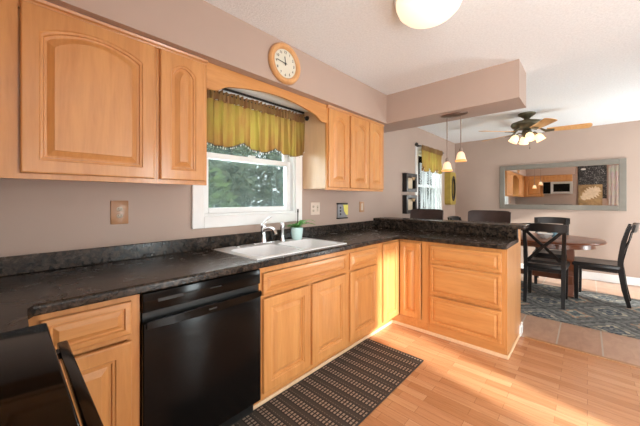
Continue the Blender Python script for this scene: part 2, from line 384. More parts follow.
def make(name, m, mat, parent=None, smooth=False, label=None, org=None):
    bm = m.bm
    bmesh.ops.recalc_face_normals(bm, faces=bm.faces)
    bm.verts.ensure_lookup_table()
    if parent is not None:
        r = parent
        while r.parent: r = r.parent
        off = r.location.copy()
    else:
        xs = [v.co for v in bm.verts]
        off = Vector(((min(v.x for v in xs) + max(v.x for v in xs)) / 2, (min(v.y for v in xs) + max(v.y for v in xs)) / 2, min(v.z for v in xs))) if org is None else Vector(org)
    for v in bm.verts: v.co -= off
    me = bpy.data.meshes.new(name); bm.to_mesh(me); bm.free()
    me.materials.append(mat)
    if smooth:
        for p in me.polygons: p.use_smooth = True
        try: me.set_sharp_from_angle(angle=math.radians(38))
        except Exception: pass
    o = bpy.data.objects.new(name, me); C.objects.link(o)
    if parent is None: o.location = off
    else: o.parent = parent
    if label: o['label'] = label
    return o
def tag(o, label, cat, group=None, kind=None):
    if label: o['label'] = label
    if cat: o['category'] = cat
    if group: o['group'] = group
    if kind: o['kind'] = kind
    return o
def thing(name, label, cat, loc=(0, 0, 0), group=None):
    o = bpy.data.objects.new(name, None); C.objects.link(o); o.location = loc; o.empty_display_size = 0.1
    return tag(o, label, cat, group)
def struct(name, m, mat, smooth=False):
    o = make(name, m, mat, smooth=smooth, org=(0, 0, 0)); o['kind'] = 'structure'; return o
def dup(root, loc, rotz, label=None, name=None):
    r = root.copy(); C.objects.link(r); r.location = loc; r.rotation_euler = (0, 0, rotz)
    if label: r['label'] = label
    for ch in list(root.children):
        c = ch.copy(); C.objects.link(c); c.parent = r
        for g in ch.children:
            d = g.copy(); C.objects.link(d); d.parent = c
    return r

# ------------------------------------------------------------------ dimensions of the room
YW = 2.01; XF = 6.29; XLW = -0.60; YR = -1.90; ZC = 2.43
YF = 1.41            # base cabinet face frame
XP = 2.70            # peninsula face frame
YU = 1.705           # wall cabinet face frame
ZS = 2.114           # underside of soffits
YS = 1.638           # soffit face
CT = 0.914           # counter height

# window and door openings
W1 = (0.942, 1.826, 1.145, 2.03)     # sink window opening x0,x1,z0,z1
W2 = (4.47, 5.43, 0.95, 2.08)        # dining window opening
def wall_y(m, x0, x1, y0, y1, z0, z1, holes):
    xs = sorted({x0, x1} | {h[0] for h in holes} | {h[1] for h in holes})
    for a, b in zip(xs, xs[1:]):
        hs = [h for h in holes if h[0] <= a + 1e-6 and h[1] >= b - 1e-6]
        if not hs: m.box(a, b, y0, y1, z0, z1)
        else:
            h = hs[0]
            if h[2] > z0 + 1e-6: m.box(a, b, y0, y1, z0, h[2])
            if h[3] < z1 - 1e-6: m.box(a, b, y0, y1, h[3], z1)
    return m
struct('floor', M().box(XLW, 3.245, YR, YW, -0.06, 0.0), floor_m)
struct('floor_dining', M().box(3.245, XF, YR, YW, -0.06, 0.0), tile_m)
struct('ceiling', M().box(XLW - 0.1, XF + 0.1, YR - 0.1, YW + 0.15, ZC, ZC + 0.1), ceil_m)
struct('wall_window', wall_y(M(), XLW - 0.1, XF + 0.1, YW, YW + 0.15, -0.06, ZC, [W1, W2]), wall_m)
struct('wall_far', M().box(XF, XF + 0.1, YR, YW, -0.06, ZC), wall_m)
struct('wall_left', M().box(XLW - 0.1, XLW, -0.97, YW, -0.06, ZC).box(XLW - 0.1, XLW, YR, -1.77, -0.06, ZC).box(XLW - 0.1, XLW, -1.77, -0.97, 2.06, ZC), wall_m)  # gap in the unseen part added to let the fill lamp in
D1 = (1.46, 1.95, 0.0, 2.06); D3 = (0.10, 1.22, 0.85, 2.0); D2 = (4.25, 5.85, 0.0, 2.06)
struct('wall_right', wall_y(M(), XLW - 0.1, XF + 0.1, YR - 0.1, YR, -0.06, ZC, [D3, D1, D2]), wall_m)
struct('wall_soffit', M().box(XLW, 2.865, YS, YW, ZS, ZC), wall_m)
struct('wall_bulkhead', M().box(2.865, 3.236, 0.412, YW, ZS, ZC), wall_m)
struct('wall_bar', M().box(3.22, 3.335, 0.483, YW, 0, 0.998), wall_m)
# white board closing the recess above the sink window
struct('trim_1', M().box(0.83, 1.93, 1.73, YW, ZS - 0.012, ZS), white_m)
struct('trim_2', M().box(3.225, 3.262, YR, 0.43, 0.0, 0.008, 0.003), wood_plate)
def baseb(m, x0, x1, y0, y1, h=0.10): return m.box(x0, x1, y0, y1, 0.0, h, 0.004)
struct('baseboard_far', baseb(M(), XF - 0.016, XF, YR, YW, 0.12), white_m)
struct('baseboard_window', baseb(M(), 3.335, XF - 0.016, YW - 0.016, YW), white_m)
struct('baseboard_bar', baseb(baseb(M(), 3.3355, 3.35, 0.47, YW - 0.016), 3.224, 3.35, 0.452, 0.4675, 0.10), white_m)
struct('baseboard_right', baseb(baseb(baseb(M(), XLW, D1[0] - 0.07, YR, YR + 0.016), D1[1] + 0.07, D2[0] - 0.07, YR, YR + 0.016), D2[1] + 0.07, XF, YR, YR + 0.016), white_m)

def window(name, W, ycase, rail, screen=True):
    x0, x1, z0, z1 = W
    t = bpy.data.objects.new(name, None); C.objects.link(t); t.location = ((x0 + x1) / 2, YW, z0); t['kind'] = 'structure'
    c = 0.078; m = M()
    yc = YW - ycase
    m.box(x0 - c, x0 + 0.004, yc, YW - 0.0005, z0 - c, z1 + c, 0.005); m.box(x1 - 0.004, x1 + c, yc, YW - 0.0005, z0 - c, z1 + c, 0.005)
    m.box(x0 + 0.004, x1 - 0.004, yc, YW - 0.0005, z0 - c, z0 + 0.004, 0.005); m.box(x0 + 0.004, x1 - 0.004, yc, YW - 0.0005, z1 - 0.004, z1 + c, 0.005)
    make('casing', m, white_m, t)
    m = M(); e = 0.022
    m.box(x0, x0 + e, YW, YW + 0.14, z0, z1); m.box(x1 - e, x1, YW, YW + 0.14, z0, z1); m.box(x0 + e, x1 - e, YW, YW + 0.14, z0, z0 + e); m.box(x0 + e, x1 - e, YW, YW + 0.14, z1 - e, z1)
    make('jamb', m, vinyl_m, t)
    def sash(y0, y1, a, b, nm):
        s = 0.042; m = M(); xa, xb = x0 + e, x1 - e
        m.box(xa, xa + s, y0, y1, a, b, 0.004); m.box(xb - s, xb, y0, y1, a, b, 0.004); m.box(xa + s, xb - s, y0, y1, a, a + s, 0.004); m.box(xa + s, xb - s, y0, y1, b - s, b, 0.004)
        f = make(nm, m, vinyl_m, t)
        make('pane', M().box(xa + s - 0.004, xb - s + 0.004, (y0 + y1) / 2 - 0.003, (y0 + y1) / 2 + 0.003, a + s - 0.004, b - s + 0.004), glass_m, f)
    sash(YW + 0.035, YW + 0.07, z0 + e, rail + 0.02, 'lower_sash')
    sash(YW + 0.075, YW + 0.11, rail - 0.02, z1 - e, 'upper_sash')
    if screen:
        make('insect_screen', M().box(x0 + e, x1 - e, YW + 0.122, YW + 0.124, z0 + e, z1 - e), screen_m, t)
    make('sash_lock', M().box((x0 + x1) / 2 - 0.03, (x0 + x1) / 2 + 0.03, YW + 0.03, YW + 0.06, rail + 0.02, rail + 0.035, 0.004), vinyl_m, t)
    return t
window('window_1', W1, 0.02, 1.60)
window('window_2', W2, 0.02, 1.50, False)

def glazed_door(name, D, bars):
    x0, x1, z0, z1 = D
    t = bpy.data.objects.new(name, None); C.objects.link(t); t.location = ((x0 + x1) / 2, YR, 0); t['kind'] = 'structure'
    m = M(); s = 0.06
    m.box(x0, x0 + s, YR - 0.09, YR - 0.01, 0, z1); m.box(x1 - s, x1, YR - 0.09, YR - 0.01, 0, z1); m.box(x0 + s, x1 - s, YR - 0.09, YR - 0.01, z1 - s, z1); m.box(x0 + s, x1 - s, YR - 0.09, YR - 0.01, 0, 0.05)
    for a, b in bars: m.box(a, b, YR - 0.085, YR - 0.015, 0.05, z1 - s)
    make('door_frame', m, vinyl_m, t)
    make('pane', M().box(x0 + s, x1 - s, YR - 0.052, YR - 0.048, 0.05, z1 - s), glass_m, t)
    m = M(); c = 0.07
    m.box(x0 - c, x0, YR, YR + 0.018, 0, z1 + c, 0.004); m.box(x1, x1 + c, YR, YR + 0.018, 0, z1 + c, 0.004); m.box(x0, x1, YR, YR + 0.018, z1, z1 + c, 0.004)
    make('casing', m, white_m, t)
glazed_door('door_1', D1, [])
t = bpy.data.objects.new('added_window', None); C.objects.link(t); t.location = (0.66, YR, 0.85); t['kind'] = 'structure'  # unseen window with blind, invented as a source for the kitchen fill
make('blind', M().box(D3[0], D3[1], YR - 0.03, YR - 0.02, D3[2], D3[3]), white_m, t)
make('casing', M().box(D3[0] - 0.07, D3[0], YR, YR + 0.018, D3[2] - 0.07, D3[3] + 0.07).box(D3[1], D3[1] + 0.07, YR, YR + 0.018, D3[2] - 0.07, D3[3] + 0.07).box(D3[0], D3[1], YR, YR + 0.018, D3[2] - 0.07, D3[2]).box(D3[0], D3[1], YR, YR + 0.018, D3[3], D3[3] + 0.07), white_m, t)
glazed_door('door_2', D2, [(4.98, 5.10), (4.311, 4.66)])  # wide second bar added to block sun from the table apron

# ------------------------------------------------------------------ cabinets
class Face:
    """maps (u, v, w): u along the face, v up, w out of the face"""
    def __init__(s, o, u, n): s.o, s.u, s.n = Vector(o), Vector(u), Vector(n)
    def __call__(s, u, v, w): return s.o + s.u * u + Vector((0, 0, v)) + s.n * w
FW = lambda x0: Face((0, x0, 0), (1, 0, 0), (0, -1, 0))       # faces into the room from the window wall
FP = lambda x: Face((x, 0, 0), (0, -1, 0), (-1, 0, 0))        # peninsula, u = -y
FL = lambda x: Face((x, 0, 0), (0, 1, 0), (1, 0, 0))          # left wall, u = y

def panel_door(F, u0, u1, v0, v1, T=0.02, arch=0.0, stile=0.055, slim=False):
    N = 20
    def loop(d, w, a):
        pts = [F(u0 + d, v0 + d, w), F(u1 - d, v0 + d, w)]
        ua, ub = u1 - d, u0 + d
        for i in range(N + 1):
            k = i / N; u = ua + (ub - ua) * k
            top = v1 - d
            if a:
                s = math.sin(PI * k) ** 0.75
                top = v1 - d - a * (1 - s)
            pts.append(F(u, top, w))
        return pts
    st = stile
    seq = [(0, 0, 0), (0, T - 0.005, 0), (0.002, T - 0.002, 0), (0.006, T, 0), (st, T, arch), (st + 0.004, T - 0.005, arch), (st + 0.012, T - 0.006, arch), (st + 0.015, T - 0.014, arch), (st + 0.024, T - 0.015, arch), (st + 0.046, T - 0.004, arch), (st + 0.048, T - 0.002, arch)]
    if slim:
        seq = [(0, 0, 0), (0, T - 0.006, 0), (0.003, T - 0.003, 0), (0.010, T - 0.002, 0), (st * 0.42, T - 0.001, 0), (st * 0.42 + 0.004, T - 0.009, 0), (st * 0.42 + 0.010, T - 0.009, 0), (st * 0.42 + 0.026, T, 0)]
    return M().loops([loop(*s) for s in seq])
def slab_face(F, u0, u1, v0, v1, w0, w1, bev=0.0015):
    a, b = F(u0, v0, w0), F(u1, v1, w1)
    return M().box(min(a.x, b.x), max(a.x, b.x), min(a.y, b.y), max(a.y, b.y), v0, v1, bev, 1)
def face_frame(F, u0, u1, v0, v1, us, vs, T=0.018):
    """one frame mesh: stiles at intervals us, rails at vs (lists of (a,b))"""
    m = M()
    for a, b in us:
        p, q = F(a, v0, 0), F(b, v1, T); m.box(min(p.x, q.x), max(p.x, q.x), min(p.y, q.y), max(p.y, q.y), v0, v1)
    us = sorted(us)
    for c, d in vs:
        for (a, b), (a2, b2) in zip(us, us[1:]):
            p, q = F(b, c, 0.0), F(a2, d, T - 0.0004); m.box(min(p.x, q.x), max(p.x, q.x), min(p.y, q.y), max(p.y, q.y), c, d)
    return m

# wall cabinets left of the window
zb, zt = 1.358, 2.098
def wall_cab(label, x0, x1, doors, us, side=maple_v):
    t = thing('wall_cabinet', label, 'cabinet', ((x0 + x1) / 2, YW, zb))
    make('carcass', M().box(x0, x1, YU + 0.018, YW - 0.001, zb + 0.012, zt + 0.014), side, t)
    make('face_frame', face_frame(FW(YU + 0.018), x0, x1, zb, zt + 0.014, us, [(zb, zb + 0.038), (zt - 0.035, zt + 0.014)]), maple_v, t)
    for a, b in doors:
        make('door', panel_door(FW(YU - 0.0005), a, b, zb + 0.024, zt - 0.012, arch=0.045 if b - a < 0.4 else 0.055), maple_v, t)
    return t
wall_cab('large maple wall cabinet at top left with one wide arched-panel door', -0.27, 0.5455, [(0.036, 0.531)], [(-0.27, 0.03), (0.515, 0.5455)])
wall_cab('narrow maple wall cabinet just left of the sink window', 0.5465, 0.826, [(0.560, 0.808)], [(0.5465, 0.575), (0.795, 0.826)])
wall_cab('narrow single-door maple wall cabinet right of the sink window, pale side panel', 1.931, 2.255, [(1.944, 2.244)], [(1.931, 1.962), (2.228, 2.255)], maple_pale)
wall_cab('two-door maple wall cabinet under the bulkhead corner', 2.256, 2.895, [(2.268, 2.590), (2.602, 2.884)], [(2.256, 2.29), (2.57, 2.62), (2.86, 2.895)])
def crown(label, x0, x1):
    prof = [(0.0, 2.086), (0.006, 2.088), (0.010, 2.096), (0.018, 2.101), (0.022, 2.1125), (0.0, 2.1125)]
    m = M(); m.prism(prof, lambda p: Vector((x0, YU - 0.0008 - p[0], p[1])), lambda p: Vector((x1, YU - 0.0008 - p[0], p[1])))
    tag(make('moulding', m, maple_x), label, 'moulding')
crown('maple top moulding along the two left wall cabinets, under the soffit', -0.27, 0.826)
crown('maple top moulding along the wall cabinets right of the window', 1.931, 2.895)
# arched valance board
def val_board():
    x0, x1 = 0.8275, 1.9295; n = 48; lo = []
    for i in range(n + 1):
        k = i / n; a = min(k, 1 - k) * (x1 - x0)
        if a < 0.05: z = 1.952
        elif a < 0.16: s = (a - 0.05) / 0.11; z = 1.952 + 0.052 * (3 * s * s - 2 * s ** 3)
        else: z = 2.004 + 0.048 * math.sin((a - 0.16) / ((x1 - x0) / 2 - 0.16) * PI / 2)
        lo.append((x0 + k * (x1 - x0), z))
    poly = lo + [(x1, 2.1125), (x0, 2.1125)]
    m = M(); m.prism(poly, lambda p: Vector((p[0], YU, p[1])), lambda p: Vector((p[0], YU + 0.019, p[1])))
    tag(make('valance_board', m, maple_x), 'arched maple valance board spanning above the sink window between the wall cabinets', 'valance')
val_board()

# base cabinets along the window wall
def toe(m, x0, x1): return m.box(x0, x1, YF + 0.075, YF + 0.09, 0.0, 0.10)
def base_cab(label, x0, x1, us, drawers, doors, rails):
    t = thing('base_cabinet', label, 'cabinet', ((x0 + x1) / 2, YW - 0.3, 0))
    make('carcass', M().box(x0, x1, YF + 0.0185, YW - 0.002, 0.10, 0.72), maple_v, t)
    make('face_frame', face_frame(FW(YF + 0.018), x0, x1, 0.10, 0.8745, us, rails), maple_v, t)
    make('toe_kick', M().box(x0, x1, YF + 0.075, YF + 0.092, 0.0, 0.10), maple_x, t)
    for a, b, c, d in drawers: make('drawer_front', panel_door(FW(YF - 0.0005), a, b, c, d, slim=True), maple_x, t)
    for a, b, c, d in doors: make('door', panel_door(FW(YF - 0.0005), a, b, c, d), maple_v, t)
    return t
R3 = [(0.10, 0.145), (0.690, 0.715), (0.838, 0.8745)]
base_cab('maple base cabinet between the range and the dishwasher, drawer over door', -0.02, 0.3865, [(-0.02, 0.09), (0.340, 0.3865)], [(0.078, 0.353, 0.712, 0.848)], [(0.078, 0.353, 0.125, 0.684)], R3)
base_cab('wide maple sink base cabinet with two doors under a long false drawer', 0.998, 1.8415, [(0.998, 1.035), (1.395, 1.44), (1.805, 1.8415)], [(1.020, 1.819, 0.706, 0.836)], [(1.020, 1.408, 0.128, 0.686), (1.430, 1.819, 0.128, 0.686)], R3)
base_cab('maple base cabinet right of the sink cabinet, short drawer over one door', 1.8425, 2.2995, [(1.8425, 1.885), (2.26, 2.2995)], [(1.866, 2.277, 0.706, 0.842)], [(1.866, 2.277, 0.128, 0.688)], R3)
# corner cabinet with a folding door of two leaves
t = thing('corner_cabinet', 'maple inside-corner base cabinet with two-leaf folding door', 'cabinet', (2.85, 1.6, 0))
make('carcass', M().box(2.3005, 3.2, YF + 0.02, YW - 0.002, 0.10, 0.875).box(XP + 0.02, 3.2, 1.1055, YF + 0.02, 0.10, 0.875), maple_v, t)
m = face_frame(FW(YF + 0.019), 2.3005, 2.69, 0.10, 0.8745, [(2.3005, 2.378), (2.672, 2.69)], [(0.10, 0.128), (0.852, 0.8745)])
make('face_frame', m, maple_v, t)
m = face_frame(FP(XP + 0.019), -1.392, -1.1055, 0.10, 0.8745, [(-1.392, -1.38), (-1.165, -1.1055)], [(0.10, 0.128), (0.852, 0.8745)])
make('face_frame', m, maple_v, t)
make('door', panel_door(FW(YF - 0.0005), 2.381, 2.676, 0.118, 0.853, stile=0.048), maple_v, t)
make('door', panel_door(FP(XP - 0.0005), -1.388, -1.172, 0.118, 0.853, stile=0.048), maple_v, t)
make('toe_kick', M().box(2.3005, XP + 0.0185, YF + 0.075, YF + 0.092, 0, 0.10).box(XP + 0.004, XP + 0.0185, 1.1055, YF + 0.0745, 0, 0.0995), maple_x, t)
# drawer cabinet at the end of the peninsula
t = thing('drawer_cabinet', 'maple peninsula cabinet with three wide stacked drawers', 'cabinet', (2.95, 0.78, 0))
make('carcass', M().box(XP + 0.02, 3.2, 0.4835, 1.1045, 0.10, 0.8745), maple_v, t)
make('face_frame', face_frame(FP(XP + 0.019), -1.1045, -0.4835, 0.10, 0.8745, [(-1.1045, -1.06), (-0.53, -0.4835)], [(0.10, 0.125), (0.375, 0.405), (0.665, 0.69), (0.838, 0.8745)]), maple_v, t)
for lo, hi in ((0.112, 0.372), (0.394, 0.666), (0.684, 0.842)):
    make('drawer_front', panel_door(FP(XP - 0.0005), -1.083, -0.506, lo, hi, slim=True), maple_y, t)
make('toe_kick', M().box(XP + 0.004, XP + 0.019, 0.4835, 1.1045, 0.0, 0.0995, 0.002), maple_y, t)
make('end_panel', M().box(XP + 0.001, 3.218, 0.468, 0.483, 0.0, 0.8745, 0.001), maple_v, t)
make('shoe_moulding', M().box(XP - 0.008, XP + 0.0035, 0.458, 1.1045, 0.0, 0.03, 0.004).box(XP + 0.0035, 3.214, 0.457, 0.4675, 0.0, 0.03, 0.004), maple_pale, t)
tag(make('shoe_moulding', M().box(1.0, XP + 0.0035, YF + 0.062, YF + 0.0745, 0.0, 0.028, 0.004).box(2.692, XP + 0.0035, 1.1055, YF + 0.0619, 0.0, 0.030, 0.004), maple_pale), 'pale shoe moulding running along the toe kick under the sink cabinets', 'moulding')

# ------------------------------------------------------------------ countertop
SX0, SX1, SY0, SY1 = 1.0, 1.86, 1.428, 1.945
def countertop():
    z0, z1 = CT - 0.038, CT
    def nose(r=0.014):
        pts = []
        for i in range(7):
            a = PI / 2 * i / 6; pts.append((r - r * math.cos(a), z1 - r + r * math.sin(a)))
        return pts       # d (distance from the front edge), z
    def prof(w): return [(0.004, z0), (0, z0 + 0.006)] + nose() + [(w, z1), (w, z0)]
    m = M()
    yf = 1.375
    # front strip along the window wall from the range corner to the peninsula
    m.prism(prof(0.07), lambda p: Vector((0.0595, yf + p[0], p[1])), lambda p: Vector((2.67, yf + p[0], p[1])))
    ya = yf + 0.07
    m.box(XLW + 0.001, SX0 + 0.02, ya, YW - 0.001, z0, z1)
    m.box(SX0 + 0.02, SX1 - 0.02, SY1 - 0.03, YW - 0.001, z0, z1)
    m.box(SX1 - 0.02, 3.218, ya, YW - 0.001, z0, z1)
    # left return to the range with a rounded inner corner
    c = Vector((0.043 - 0.02, 1.16 + 0.02, 0)); pts = []
    out = [(XLW + 0.001, ya), (XLW + 0.001, 1.142), (0.01, 1.142), (0.03, 1.150), (0.042, 1.17), (0.043, 1.30), (0.045, 1.35), (0.06, 1.3749), (0.06, ya)]
    m.prism(out, lambda p: Vector((p[0], p[1], z0)), lambda p: Vector((p[0], p[1], z1)))
    # peninsula strip
    xf = 2.655
    ye = 0.468
    m.prism(prof(0.07), lambda p: Vector((xf + p[0], yf + 0.04, p[1])), lambda p: Vector((xf + p[0], ye + 0.03, p[1])))
    m.box(xf + 0.07, 3.218, ye + 0.03, ya, z0, z1)
    m.prism([(xf + 0.07, ye + 0.031), (xf, ye + 0.031), (xf + 0.004, ye + 0.012), (xf + 0.02, ye), (3.218, ye), (3.218, ye + 0.031)], lambda p: Vector((p[0], p[1], z0)), lambda p: Vector((p[0], p[1], z1 - 0.0005)))
    return m
t = thing('countertop', 'dark mottled laminate countertop running round the kitchen and along the peninsula', 'countertop', (1.6, 1.7, CT))
make('worktop', countertop(), counter_m, t)
make('backsplash', M().box(XLW + 0.001, 3.166, YW - 0.021, YW - 0.001, CT + 0.0005, 1.004, 0.004).box(3.166, 3.198, YW - 0.021, YW - 0.001, CT + 0.0005, 0.997).box(XLW + 0.001, XLW + 0.02, 1.142, YW - 0.021, CT + 0.0005, 1.004, 0.004), counter_m, t)
make('backsplash', M().box(3.198, 3.2185, 0.470, YW - 0.001, CT + 0.0005, 0.9975, 0.003), counter_m, t)
tag(make('bar_ledge', M().box(3.168, 3.455, 0.415, YW - 0.001, 0.9985, 1.036, 0.010, 3), counter_m, None, True), 'raised dark laminate bar ledge on top of the peninsula backsplash', 'bar top')
pt = tag(make('end_trim', M().box(3.2195, 3.3345, 0.468, 0.4828, 0.0, 0.998, 0.001), maple_v), 'upright maple trim board closing the end of the bar wall', 'trim')

# ------------------------------------------------------------------ sink, faucet, plant
def sink():
    t = thing('sink', 'white double-bowl drop-in sink below the kitchen window', 'sink', ((SX0 + SX1) / 2, (SY0 + SY1) / 2, CT))
    bowls = [(SX0 + 0.035, (SX0 + SX1) / 2 - 0.018), ((SX0 + SX1) / 2 + 0.018, SX1 - 0.035)]
    ya, yb = SY0 + 0.035, SY1 - 0.115; zt_ = CT + 0.007
    xs = [SX0, bowls[0][0], bowls[0][1], bowls[1][0], bowls[1][1], SX1]; ys = [SY0, ya, yb, SY1]
    m = M()
    for i in range(5):
        for j in range(3):
            if j == 1 and i in (1, 3): continue
            m.quad((xs[i], ys[j], zt_), (xs[i + 1], ys[j], zt_), (xs[i + 1], ys[j + 1], zt_), (xs[i], ys[j + 1], zt_))
    e = 0.004
    m.loops([[(SX0, SY0, zt_), (SX1, SY0, zt_), (SX1, SY1, zt_), (SX0, SY1, zt_)], [(SX0 - e, SY0 - e, CT + 0.0006), (SX1 + e, SY0 - e, CT + 0.0006), (SX1 + e, SY1 + e, CT + 0.0006), (SX0 - e, SY1 + e, CT + 0.0006)]], False, False)
    bmesh.ops.remove_doubles(m.bm, verts=m.bm.verts, dist=1e-5)
    make('rim', m, sink_m, t)
    def rr(x0, x1, y0, y1, r, z, snap=False):
        pts = []
        for cx, cy, sx, sy, a0 in ((x1 - r, y1 - r, x1, y1, 0), (x0 + r, y1 - r, x0, y1, 90), (x0 + r, y0 + r, x0, y0, 180), (x1 - r, y0 + r, x1, y0, 270)):
            for k in range(7):
                a = math.radians(a0 + 15 * k)
                pts.append((sx, sy, z) if snap else (cx + r * math.cos(a), cy + r * math.sin(a), z))
        return pts
    for a, b in bowls:
        m = M(); d = 0.165
        m.loops([rr(a, b, ya, yb, 0.06, zt_, True), rr(a, b, ya, yb, 0.06, zt_), rr(a + 0.004, b - 0.004, ya + 0.004, yb - 0.004, 0.06, zt_ - 0.008), rr(a + 0.014, b - 0.014, ya + 0.014, yb - 0.014, 0.06, zt_ - d + 0.03), rr(a + 0.022, b - 0.022, ya + 0.022, yb - 0.022, 0.055, zt_ - d + 0.009), rr(a + 0.045, b - 0.045, ya + 0.045, yb - 0.045, 0.05, zt_ - d)], False, True)
        bw = make('bowl', m, sink_m, t, True)
        make('drain', M().lathe([(0.001, 0.001), (0.034, 0.001), (0.042, 0.004), (0.045, 0.001)], ((a + b) / 2, (ya + yb) / 2, zt_ - d), 20), drain_m, bw, True)
    make('hole_cover', M().lathe([(0.02, 0), (0.02, 0.004), (0.012, 0.008)], (1.16, SY1 - 0.05, zt_), 16), chrome, t, True)
sink()
zk = CT + 0.0075
t = thing('faucet', 'chrome single-lever kitchen faucet behind the left sink bowl', 'faucet', (1.385, 1.895, zk))
make('base_plate', M().box(1.285, 1.485, 1.872, 1.918, zk, zk + 0.012, 0.005, 3), chrome, t, True)
make('body', M().lathe([(0.026, 0), (0.024, 0.02), (0.020, 0.05), (0.021, 0.10), (0.025, 0.115), (0.024, 0.135), (0.012, 0.148)], (1.385, 1.895, zk + 0.012), 20), chrome, t, True)
make('spout', M().tube([(1.385, 1.895, zk + 0.09), (1.382, 1.86, zk + 0.115), (1.375, 1.80, zk + 0.130), (1.36, 1.73, zk + 0.128), (1.352, 1.70, zk + 0.114), (1.35, 1.692, zk + 0.095)], [0.016, 0.014, 0.012, 0.011, 0.011, 0.011], 14), chrome, t, True)
make('lever', M().tube([(1.385, 1.895, zk + 0.150), (1.405, 1.893, zk + 0.175), (1.44, 1.89, zk + 0.205), (1.455, 1.888, zk + 0.213)], [0.013, 0.010, 0.008, 0.007], 12), chrome, t, True)
t = thing('side_sprayer', 'chrome side sprayer standing between the faucet and the plant pot', 'sprayer', (1.585, 1.90, zk))
make('holder', M().lathe([(0.024, 0), (0.022, 0.012), (0.016, 0.03), (0.017, 0.05)], (1.585, 1.90, zk), 18), chrome, t, True)
make('spray_head', M().lathe([(0.013, 0.05), (0.013, 0.09), (0.018, 0.105), (0.022, 0.13), (0.018, 0.15), (0.008, 0.155)], (1.585, 1.90, zk), 18), chrome, t, True)
px, py = 1.722, 1.868
t = thing('potted_plant', 'small green plant in a pale mint pot beside the sink', 'plant', (px, py, zk))
make('pot', M().lathe([(0.038, 0), (0.043, 0.006), (0.052, 0.06), (0.055, 0.105), (0.050, 0.107), (0.047, 0.09), (0.02, 0.088)], (px, py, zk), 24), mint, t, True)
make('soil', M().lathe([(0.001, 0.094), (0.0475, 0.093), (0.047, 0.086)], (px, py, zk), 20), soil_m, t)
m = M()
for i in range(30):
    a = random.uniform(0, 2 * PI); L = random.uniform(0.09, 0.17); up = random.uniform(0.35, 1.0); w = random.uniform(0.016, 0.026)
    dx, dy = math.cos(a), math.sin(a)
    if dy > 0.5: L *= 0.55
    if dx < -0.4: L *= 0.6
    prev = []
    for k in range(5):
        s = k / 4; r = 0.012 + L * s; z = zk + 0.100 + L * up * (s * 1.5 - 1.15 * s * s) + 0.002
        ww = w * math.sin(PI * (0.12 + 0.86 * s)); prev.append(((px + dx * r - dy * ww, py + dy * r + dx * ww, z + 0.003), (px + dx * r, py + dy * r, z), (px + dx * r + dy * ww, py + dy * r - dx * ww, z + 0.003)))
    for q, p in zip(prev, prev[1:]):
        m.quad(q[0], q[1], p[1], p[0]); m.quad(q[1], q[2], p[2], p[1])
make('foliage', m, leaf_m, t, True)
make('stake', M().tube([(px + 0.02, py + 0.018, zk + 0.08), (px + 0.04, py + 0.03, zk + 0.17), (px + 0.045, py + 0.035, zk + 0.235)], [0.003, 0.004, 0.005], 8), iron, t, True)
make('stake_cap', M().tube([(px + 0.045, py + 0.035, zk + 0.235), (px + 0.048, py + 0.037, zk + 0.265)], [0.008, 0.005], 8), iron, t, True)

# ------------------------------------------------------------------ dishwasher
t = thing('dishwasher', 'black built-in dishwasher under the counter left of the sink cabinet', 'dishwasher', (0.692, 1.7, 0))
x0, x1 = 0.391, 0.994
make('tub', M().box(x0, x1, YF + 0.02, YW - 0.03, 0.10, 0.868), black_plastic, t)
make('door', M().box(x0, x1, 1.381, YF + 0.0195, 0.115, 0.742, 0.006, 3), black_satin, t, True)
cp = make('control_panel', M().box(x0, x1, 1.388, YF + 0.0195, 0.785, 0.869, 0.005, 3), black_gloss, t, True)
make('vent_slot', M().box(x0 + 0.06, x0 + 0.17, 1.3868, 1.389, 0.822, 0.836, 0.001), black_plastic, cp)
make('indicator', M().box(x0 + 0.30, x0 + 0.36, 1.3866, 1.3885, 0.825, 0.829), black_plastic, cp)
make('handle_recess', M().box(x0 + 0.004, x1 - 0.004, 1.405, YF + 0.0195, 0.742, 0.785), black_plastic, t)
lo = []; n = 24
for i in range(n + 1):
    k = i / n; lo.append((x0 + 0.01 + k * (x1 - x0 - 0.02), 0.722 - 0.010 * math.sin(PI * k)))
up = [(x1 - 0.01, 0.752), (x0 + 0.01, 0.752)]
hm = M(); hm.prism(lo + up, lambda p: Vector((p[0], 1.362, p[1])), lambda p: Vector((p[0], 1.3805, p[1])))
h = make('handle', hm, black_gloss, t)
make('badge', M().box((x0 + x1) / 2 - 0.02, (x0 + x1) / 2 + 0.02, 1.3608, 1.3622, 0.729, 0.737), dark_slot, h)
make('toe_plate', M().box(x0, x1, YF + 0.05, YF + 0.062, 0.012, 0.11), black_plastic, t)

# ------------------------------------------------------------------ range and the left wall
t = thing('range', 'black glass-top range in the lower left corner', 'stove', (-0.25, 0.75, 0))
ry0, ry1 = 0.37, 1.138
make('body', M().box(XLW + 0.02, 0.045, ry0, ry1, 0.02, 0.885, 0.003), black_plastic, t)
ck = make('cooktop', M().box(XLW + 0.02, 0.078, ry0, ry1, 0.888, 0.921, 0.005, 3), black_glass, t, True)
for bx, by, r in ((-0.13, 0.56, 0.10), (-0.13, 0.94, 0.085), (-0.40, 0.56, 0.075), (-0.40, 0.94, 0.10)):
    make('burner_ring', M().lathe([(r, 0), (r + 0.002, 0.0004), (r + 0.004, 0)], (bx, by, 0.9212), 32, cap=False), grey_plastic, ck)
od = make('oven_door', M().box(0.046, 0.090, ry0 + 0.004, ry1 - 0.004, 0.20, 0.868, 0.005, 2), black_gloss, t, True)
hd = M().box(0.098, 0.122, ry0 + 0.002, ry1 - 0.002, 0.832, 0.856, 0.004, 2)
for yy in (0.42, 1.06): hd.box(0.089, 0.100, yy, yy + 0.03, 0.835, 0.853)
make('handle', hd, black_gloss, od, True)
